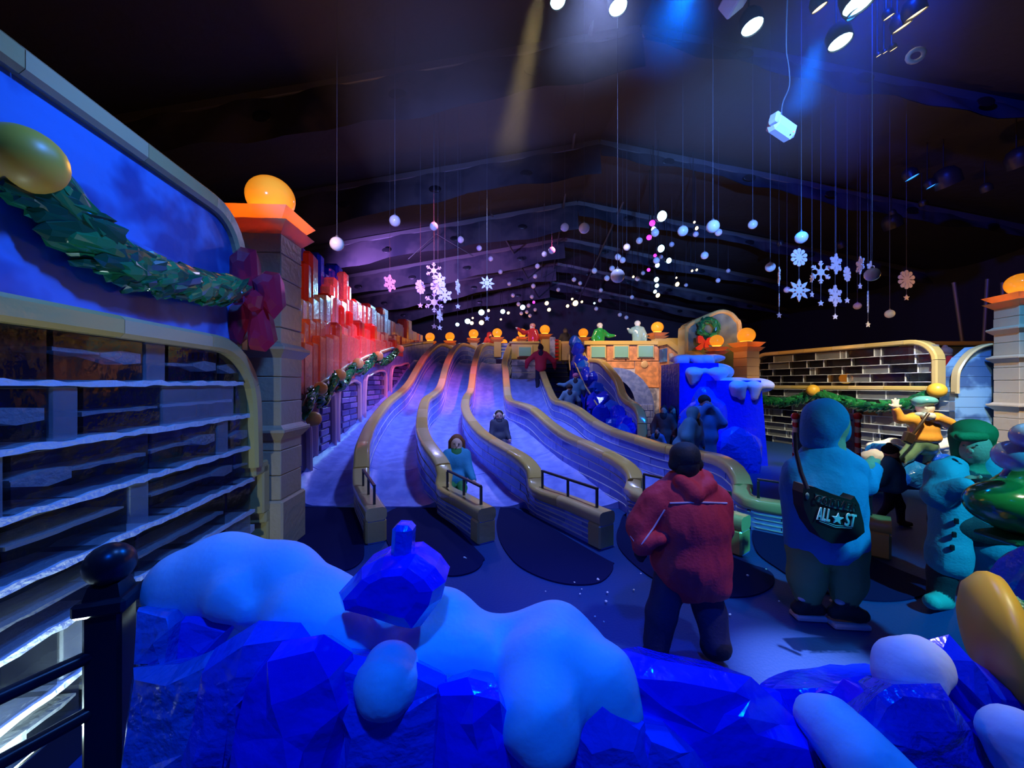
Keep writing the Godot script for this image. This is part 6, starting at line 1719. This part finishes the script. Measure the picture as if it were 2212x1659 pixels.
	if o.has("hair"):
		var hr := [[1, hd + V.call(0, 0.016, -0.014) * hs, V.call(0.060, 0.064, 0.062) * hs, Basis.IDENTITY, 0, 0, 0.01]]
		if o.get("face", false):
			for s in [-1.0, 1.0]: hr.append(cap.call(hd + V.call(0.05 * s, 0.01, -0.012) * hs, hd + V.call(0.056 * s, -0.10, -0.005) * hs, 0.022 * hs, 0.02 * hs, 0))
		else:
			hr.append(cap.call(hd + V.call(0, 0.07, -0.03), hd + V.call(0, 0.085, -0.035), 0.02, 0.02, 0, 0.01))
		skin(t, "hair", hr, cell * 0.8, [o.hair], vcm)
	if o.get("face", false):
		for s in [-1.0, 1.0]:
			var mb := Mb.new(); mb.ball(hd + V.call(0.02 * s, 0.004, 0.057) * hs, V.call(0.007, 0.004, 0.005) * hs, 8); obj("eye", mb, M.black, t)
		var mb5 := Mb.new(); mb5.ball(hd + V.call(0, -0.036, 0.054) * hs, V.call(0.016, 0.004, 0.006) * hs, 8); obj("mouth", mb5, M.bow, t)
	if o.get("muffs", false):
		for s in [-1.0, 1.0]:
			var mb := Mb.new(); mb.ball(hd + V.call(0.064 * s, -0.005, 0.0) * hs, V.call(0.02, 0.034, 0.034) * hs, 12); obj("earmuff", mb, M.pearl, t)
		var mb6 := Mb.new(); var arc := []
		for i in 9: arc.append(hd + V.call(0.066 * cos(PI * i / 8.0), 0.082 * sin(PI * i / 8.0), 0.0) * hs)
		mb6.tube(arc, 0.006 * H, 6); obj("headband", mb6, M.pearl, t)

func lettering(par: Node3D, txt: String, at: Vector3, h: float, turn: float, m: Material, width := 0.0, _squash := 1.0) -> void:
	var tm := TextMesh.new(); tm.text = txt; tm.font_size = 64; tm.pixel_size = h / 46.0; tm.depth = 0.006
	var f := SystemFont.new(); f.font_names = PackedStringArray(["Droid Sans"]); f.font_weight = 700; tm.font = f
	var o := MeshInstance3D.new(); o.name = "lettering"; o.mesh = tm; o.material_override = m
	o.position = at; o.rotation.z = turn
	var bb := tm.get_aabb().size.x
	if width > 0.0 and bb > 0.0: o.scale.x = width / bb
	par.add_child(o, true)
func star_poly(r: float, r2: float) -> PackedVector2Array:
	var pl := PackedVector2Array()
	for i in 10:
		var a := PI / 2 + TAU * i / 10.0
		pl.append(Vector2(cos(a), sin(a)) * (r if i % 2 == 0 else r2))
	return pl

func sculptures() -> void:
	# dancing figure in the yellow jacket
	var d := 6.75
	var t := thing("ice_sculpture", "carved ice figure of a dancer in a yellow jacket, blue cap and green trousers", "sculpture")
	var wh := Color(0.75, 0.76, 0.74)
	skin(t, "body", [cp([1977, 965, d, 15], [1958, 985, d, 13], 1), cp([1958, 985, d, 13], [1943, 998, d, 10], 1), cp([2008, 965, d, 15], [2013, 983, d, 12], 1), cp([2013, 983, d, 12], [2006, 1000, d, 10], 1), cp([1990, 955, d, 22], [1996, 962, d, 22], 1), cp([1946, 1001, d - 0.02, 7], [1936, 1002, d - 0.1, 6], 2), cp([2006, 1004, d - 0.02, 7], [2010, 1006, d - 0.1, 6], 2), el([1998, 880, d], [14, 17, 0.13], 0), cp([1997, 893, d, 10], [1995, 903, d, 14], 0), el([2000, 882, d - 0.13], [3, 4, 0.03], 0), el([1934, 877, d], [7, 8, 0.05], 0), cp([1930, 872, d, 3], [1927, 863, d, 2.4], 0, 0.01), cp([1934, 870, d, 3], [1934, 861, d, 2.4], 0, 0.01), cp([1938, 871, d, 3], [1941, 863, d, 2.4], 0, 0.01), cp([1928, 878, d, 3], [1921, 874, d, 2.4], 0, 0.01), cp([1940, 878, d, 3], [1946, 876, d, 2.4], 0, 0.01), el([2012, 899, d - 0.2], [9, 8, 0.05], 0)], 0.02, [wh, Color(0.16, 0.30, 0.20), Color(0.05, 0.03, 0.03)], M.vc_ice)
	skin(t, "jacket", [cp([1975, 907, d, 16], [2020, 907, d, 16], 0, 0.06), el([1995, 925, d], [27, 30, 0.19], 0, 0.06), el([1995, 945, d], [31, 17, 0.21], 0, 0.06), cp([1966, 906, d, 11], [1944, 905, d, 10], 0, 0.03), cp([1944, 905, d, 10], [1936, 886, d, 8], 0, 0.03), cp([2026, 905, d, 13], [2048, 915, d - 0.05, 12], 0, 0.03), cp([2048, 915, d - 0.05, 12], [2020, 904, d - 0.18, 9], 0, 0.03)], 0.022, [Color(0.85, 0.42, 0.08)], M.vc_ice)
	skin(t, "cap", [el([1997, 866, d], [21, 11, 0.17], 0, 0.02), el([1984, 870, d], [8, 9, 0.1], 0, 0.03)], 0.018, [Color(0.12, 0.42, 0.55)], M.vc_ice)
	skin(t, "scarf", [cp([1982, 896, d - 0.06, 6], [2012, 896, d - 0.06, 6], 0, 0.02), cp([1996, 898, d - 0.14, 6], [2004, 905, d - 0.16, 5], 0, 0.02)], 0.018, [Color(0.35, 0.5, 0.62)], M.vc_ice)
	var mb := Mb.new(); mb.tube([P(2005, 893, d - 0.24), P(1990, 915, d - 0.27), P(1972, 938, d - 0.24)], 0.025, 8); obj("bag_strap", mb, M.brown, t)
	mb = Mb.new(); mb.box(P(1962, 946, d - 0.25), Vector3(0.17, 0.19, 0.09), Basis(Vector3(0, 0, 1), -0.4), 0.02); obj("bag", mb, M.brown, t)
	# carved figures leaning over the parapets
	figure("ice_sculpture", "carved figure in a red robe with outstretched arm beside the amber globes", Vector3(P(1150, 829, 16.0).x, 2.55, -16.0), 1.75, -0.9, {"coat": Color(0.65, 0.05, 0.06), "legs": Color(0.65, 0.05, 0.06), "hat": Color(0.75, 0.35, 0.3), "skin": Color(0.8, 0.75, 0.7), "long": true, "arm_l": Vector3(-0.05, 0.86, 0.42)}, 0.028, true)
	figure("ice_sculpture", "carved figure in a green jacket leaning over the bridge", Vector3(P(1296, 829, 14.0).x, 2.45, -14.0), 1.55, 0.4, {"coat": Color(0.02, 0.30, 0.07), "legs": Color(0.02, 0.30, 0.07), "skin": Color(0.75, 0.74, 0.72), "hat": Color(0.7, 0.7, 0.7), "arm_r": Vector3(0.32, 0.72, 0.1)}, 0.028, true)
	figure("ice_sculpture", "carved figure in pale teal with a raised hand behind the bridge parapet", Vector3(P(1377, 829, 14.1).x, 2.55, -14.1), 1.55, -0.3, {"coat": Color(0.22, 0.42, 0.46), "legs": Color(0.22, 0.42, 0.46), "skin": Color(0.72, 0.78, 0.78), "hat": Color(0.6, 0.7, 0.7), "arm_l": Vector3(-0.2, 0.80, 0.12)}, 0.028, true)

# ------------------------------------------------------------------ hanging ornaments
func flake_mesh(kind: int) -> ArrayMesh:
	var mb := Mb.new()
	var arms: int = [6, 8, 6, 10][kind]
	for i in arms:
		var bs := Basis(Vector3(0, 0, 1), TAU * i / arms)
		var xf := Transform3D(bs, bs * Vector3(0, 0, 0.011))
		var pl := PackedVector2Array()
		if kind == 0:
			for p in [[-0.05, 0.0], [-0.05, 0.55], [-0.24, 0.74], [-0.18, 0.80], [-0.05, 0.69], [-0.05, 0.80], [-0.15, 0.92], [0.0, 1.0], [0.15, 0.92], [0.05, 0.80], [0.05, 0.69], [0.18, 0.80], [0.24, 0.74], [0.05, 0.55], [0.05, 0.0]]: pl.append(Vector2(p[0], p[1]))
		elif kind == 1:
			for p in [[-0.06, 0.0], [-0.06, 0.35], [-0.2, 0.52], [-0.14, 0.6], [-0.12, 0.75], [0.0, 1.0], [0.12, 0.75], [0.14, 0.6], [0.2, 0.52], [0.06, 0.35], [0.06, 0.0]]: pl.append(Vector2(p[0], p[1]))
		elif kind == 2:
			for p in [[-0.10, 0.0], [-0.12, 0.4], [-0.3, 0.6], [-0.22, 0.72], [-0.14, 0.68], [-0.16, 0.9], [0.0, 1.0], [0.16, 0.9], [0.14, 0.68], [0.22, 0.72], [0.3, 0.6], [0.12, 0.4], [0.10, 0.0]]: pl.append(Vector2(p[0], p[1]))
		else:
			for p in [[-0.08, 0.0], [-0.1, 0.5], [-0.2, 0.7], [-0.2, 0.86], [-0.08, 0.97], [0.08, 0.97], [0.2, 0.86], [0.2, 0.7], [0.1, 0.5], [0.08, 0.0]]: pl.append(Vector2(p[0], p[1]))
		for k in pl.size(): pl[k] *= 0.25
		mb.prism(pl, 0.022, xf)
	var ring := PackedVector2Array()
	for i in 24: ring.append(Vector2(cos(TAU * i / 24.0), sin(TAU * i / 24.0)) * 0.075)
	mb.prism(ring, 0.024, Transform3D(Basis.IDENTITY, Vector3(0, 0, 0.012)))
	return mb.mesh()

func roof_at(x: float) -> float:
	return lerpf(10.2, 7.1, clampf((3.0 - x) / 18.0, 0, 1)) if x < 3.0 else lerpf(10.2, 7.0, clampf((x - 3.0) / 16.0, 0, 1))

func hanging() -> void:
	var ball := Mb.new(); ball.ball(Vector3.ZERO, Vector3.ONE * 0.1, 20); var bm := ball.mesh()
	var cap := Mb.new(); cap.lathe([Vector2(0.02, 0.094), Vector2(0.02, 0.12), Vector2(0.006, 0.124), Vector2(0.004, 0.14)], 10); var cm := cap.mesh()
	for q in [[728, 527, 30], [853, 477, 24], [937, 489, 18], [995, 518, 14], [1035, 536, 12], [1060, 559, 11], [1081, 587, 10], [1100, 613, 9], [1108, 638, 9], [1220, 491, 18], [1262, 493, 23], [1176, 549, 12], [1192, 541, 15], [1161, 575, 11], [1156, 597, 10], [1152, 618, 10], [1149, 641, 9], [1120, 657, 9], [1142, 660, 9], [1138, 674, 8], [1126, 677, 8], [1145, 682, 8], [1156, 669, 8], [1284, 585, 12], [1240, 604, 10], [1253, 612, 9], [1206, 626, 9], [1298, 627, 9], [1296, 649, 9], [1288, 667, 9], [1311, 601, 12], [1335, 555, 14], [1354, 534, 15], [1345, 562, 13], [1322, 580, 12], [1334, 596, 30], [1377, 602, 11], [1381, 520, 14], [1389, 590, 9], [1415, 503, 17], [1418, 563, 14], [1428, 555, 9], [1451, 528, 11], [1475, 499, 22], [1503, 506, 12], [1540, 489, 27], [1552, 502, 15], [1522, 552, 16], [1573, 585, 9], [1551, 606, 10], [1482, 616, 8], [1626, 485, 19], [1664, 577, 20], [1731, 513, 25], [1884, 593, 28], [1852, 661, 15], [1922, 678, 18], [1700, 626, 13], [1339, 680, 9], [1353, 686, 9], [1365, 642, 9]]:
		var d: float = minf(166.0 / q[2], 19.0)
		var r: float = q[2] / 2.0 / F * d
		var p := P(q[0], q[1], d)
		var big: bool = q[2] >= 17
		var t := thing("hanging_ball", "large pearly ball hanging on a long thread from the tent roof" if big else "small pearly ball hanging on a thread under the tent roof", "ornament", "large hanging balls" if big else "small hanging balls", p)
		var o := obj("ball", bm, M.pearl, t); o.scale = Vector3.ONE * (r / 0.1)
		o = obj("cap", cm, M.alu, t); o.scale = Vector3.ONE * (r / 0.1)
		var mb := Mb.new(); mb.tube([Vector3(0, r, 0), Vector3(0, roof_at(p.x) - p.y + 0.02, 0)], 0.004 if big else 0.0035, 5); obj("thread", mb, M.thread, t)
	var kinds := []
	for k in 4: kinds.append(flake_mesh(k))
	var st := Mb.new(); st.prism(star_poly(0.075, 0.036), 0.02, Transform3D(Basis.IDENTITY, Vector3(0, 0, 0.01))); var sm := st.mesh()
	# px, py, size px, kind, turn, star drop px (0 none), where
	for q in [[842, 612, 38, 2, 1.1, 0, 0], [908, 620, 32, 3, 1.1, 40, 0], [937, 585, 36, 0, 0.3, 0, 0], [950, 605, 32, 2, 0.7, 0, 0], [946, 620, 34, 3, 0.4, 0, 0], [961, 638, 34, 2, 0.4, 0, 0], [938, 653, 44, 0, 0.1, 52, 0], [1052, 612, 34, 1, 0.3, 76, 0], [989, 620, 34, 2, 1.4, 42, 0], [950, 682, 30, 2, 1.25, 26, 0],
		[1726, 556, 40, 3, 0.1, 0, 1], [1773, 588, 50, 0, 0.1, 67, 1], [1806, 570, 46, 2, 0.4, 0, 1], [1830, 592, 34, 3, 0.5, 57, 1], [1858, 573, 40, 2, 1.2, 45, 1], [1881, 583, 40, 2, 0.5, 0, 1], [1726, 627, 50, 1, 0.0, 0, 1], [1804, 639, 48, 2, 0.35, 45, 1], [1875, 652, 48, 2, 0.8, 49, 1], [1683, 597, 42, 2, 1.05, 0, 1], [1683, 648, 30, 3, 1.0, 33, 1], [1754, 600, 22, 1, 1.3, 36, 1], [1958, 604, 42, 3, 0.1, 39, 2]]:
		var d: float = 10.0 if q[6] == 0 else 9.2
		var s: float = q[2] / F * d / 0.5
		var p := P(q[0], q[1], d)
		var t := thing("hanging_snowflake", ["white cut-out snowflake hanging above the purple-lit slides", "white cut-out snowflake in the cluster above the side wall", "pale yellow-lit round snowflake with a star, hanging alone by the tan column"][q[6]], "snowflake", ["snowflakes above the slides", "snowflakes above the side wall", ""][q[6]], p)
		var o := obj("flake", kinds[q[3]], M.flake, t); o.scale = Vector3.ONE * s; o.rotation.y = q[4]
		var mb := Mb.new(); mb.tube([Vector3(0, 0.24 * s, 0), Vector3(0, roof_at(p.x) - p.y + 0.02, 0)], 0.004, 5); obj("thread", mb, M.thread, t)
		if q[5] > 0:
			var dy: float = q[5] / F * d
			o = obj("star", sm, M.flake, t); o.position = Vector3(0, -dy, 0); o.rotation.y = q[4] * 0.3
			mb = Mb.new(); mb.tube([Vector3(0, -0.24 * s, 0), Vector3(0, -dy + 0.07, 0)], 0.006, 5); obj("thread", mb, M.thread, t)
	# surveillance projector on a cord
	var t := thing("ceiling_projector", "white boxy device hanging on a cord under the blue stage lamps", "device", "", P(1688, 277, 4.8))
	var bs := Basis(Vector3(0, 0, 1), -0.25) * Basis(Vector3.UP, 0.35)
	var mb := Mb.new(); mb.box(Vector3.ZERO, Vector3(0.38, 0.20, 0.18), bs, 0.05); obj("case", mb, M.shell, t)
	mb = Mb.new(); mb.box(bs * Vector3(-0.20, 0.0, 0.05), Vector3(0.07, 0.13, 0.12), bs, 0.02); obj("lens_hood", mb, M.shell, t)
	mb = Mb.new(); mb.ball(bs * Vector3(0.06, -0.09, 0.135), Vector3.ONE * 0.008, 8); obj("status_led", mb, mat(Color(1, 0.2, 0.1), 0.3, {"emit": Color(1, 0.1, 0.03), "emit_e": 1.0}), t)
	mb = Mb.new(); var b0 := P(1688, 277, 4.8)
	mb.tube(spline([Vector3(0, 0.1, 0), P(1690, 225, 4.8) - b0, P(1705, 185, 4.8) - b0, P(1703, 140, 4.8) - b0, P(1698, 95, 4.8) - b0, P(1702, -60, 4.8) - b0, P(1702, -250, 4.8) - b0], 4), 0.009, 6); obj("cord", mb, M.thread, t)
	mb = Mb.new(); mb.tube([P(1254, 105, 5.4), P(1262, 115, 5.4)], 0.01, 6)
	var hk := Mb.new(); var lp := []
	for i in 13: lp.append(P(1978, 120, 5.6) + Vector3(cos(TAU * i / 12.0) * 0.11, sin(TAU * i / 12.0) * 0.055, sin(TAU * i / 12.0) * 0.05))
	hk.tube(lp, 0.03, 8); tag(obj("smoke_detector_ring", hk, M.shell), "white ring-shaped fitting on the roof near the warm lamps", "fitting")
	hk = Mb.new(); hk.box(P(1590, -5, 5.2), Vector3(0.30, 0.22, 0.3), Basis(Vector3(0, 0, 1), 0.7), 0.02); tag(obj("junction_box", hk, M.shell), "tilted white box among the blue stage lamps", "box")

# ------------------------------------------------------------------ stage lamps on the roof
func stage_lamp(px: float, py: float, w: float, m: Material, label: String, group: String, tilt := Vector3(0.12, -1.0, 0.15)) -> void:
	var d := minf(5.3 * F / maxf(CY - py, 60.0), 27.0)
	var r := w / 2.0 / F * d
	var ax := -tilt.normalized()
	var sx := ax.cross(Vector3(0, 0, 1)).normalized()
	var bs := Basis(sx, ax, sx.cross(ax))
	var t := thing("stage_lamp", label, "stage lamp", group, P(px, py, d))
	var mb := Mb.new(); mb.lathe([Vector2(0.001, 0.0), Vector2(r * 0.9, 0.0), Vector2(r * 0.92, r * 0.1)], 18, Transform3D(bs, Vector3.ZERO)); obj("lamp_lens", mb, m, t)
	mb = Mb.new(); mb.lathe([Vector2(r * 0.94, -r * 0.12), Vector2(r, -r * 0.12), Vector2(r * 1.02, r * 0.9), Vector2(r * 0.7, r * 1.5), Vector2(r * 0.25, r * 1.7), Vector2(0.001, r * 1.7)], 16, Transform3D(bs, Vector3.ZERO)); obj("housing", mb, M.housing, t)
	mb = Mb.new(); mb.tube([bs * Vector3(0, r * 1.6, 0), Vector3((bs * Vector3(0, r * 1.6, 0)).x, roof_at(t.position.x) - t.position.y + 0.02, (bs * Vector3(0, r * 1.6, 0)).z)], 0.012, 6); obj("yoke", mb, M.housing, t)
func lamps() -> void:
	for q in [[1205, 3, 36], [1335, 15, 42], [1625, 57, 46], [1855, 6, 60], [1815, 90, 46]]: stage_lamp(q[0], q[1], q[2], M.lens_blue, "large blue-white stage lamp under the roof above the near bank", "large blue-white stage lamps")
	for q in [[1430, 467, 24], [1412, 495, 12], [1428, 537, 17], [1420, 573, 11], [1418, 604, 12], [1445, 563, 13], [1419, 617, 10], [1415, 630, 9], [1040, 675, 14], [1010, 694, 13], [1086, 673, 11], [1129, 664, 12], [988, 701, 9], [1284, 655, 5]]: stage_lamp(q[0], q[1], q[2], M.lens_blue, "small blue-white stage lamp in the distance under the roof", "small blue-white stage lamps", Vector3(0.1, -0.45, 1.0))
	for q in [[1409, 482, 14], [1402, 513, 12], [1415, 552, 8], [1401, 583, 8], [1153, 653, 7]]: stage_lamp(q[0], q[1], q[2], M.lens_pink, "magenta stage lamp under the roof", "magenta stage lamps", Vector3(-0.5, -0.3, 1.0))
	for q in [[1970, 383, 26], [2012, 402, 20], [1845, 30, 30]]: stage_lamp(q[0], q[1], q[2], M.lens_deep, "deep blue stage lamp near the warm lamps", "deep blue stage lamps", Vector3(0.4, -1, 0.2))
	for q in [[1770, 16, 30], [1948, 58, 34], [1978, 30, 40], [1920, 36, 20], [1898, 120, 10], [1912, 113, 9], [1930, 106, 14], [2207, 355, 44], [2050, 398, 44], [2132, 412, 20], [1995, 443, 14], [1930, 490, 34], [1819, 534, 18], [1687, 529, 13], [1929, 462, 12]]: stage_lamp(q[0], q[1], q[2], M.lens_warm, "warm white stage lamp under the roof above the side wall", "warm stage lamps above the side wall", Vector3(0.5, -1.0, -0.1))
	for q in [[1421, 638, 11], [1463, 614, 11], [1505, 493, 9], [1500, 480, 6], [1243, 655, 14], [1236, 646, 6], [1257, 652, 6], [1181, 655, 10], [1186, 669, 9], [1040, 697, 12], [1019, 698, 9], [1055, 671, 7], [1098, 676, 7], [1082, 690, 5], [1021, 687, 5], [1495, 585, 6], [1505, 583, 6], [1368, 598, 6], [1461, 600, 5], [1226, 661, 8]]: stage_lamp(q[0], q[1], q[2], M.lens_warm, "tiny warm stage lamp far off under the roof", "tiny warm stage lamps", Vector3(0.2, -0.5, 1.0))
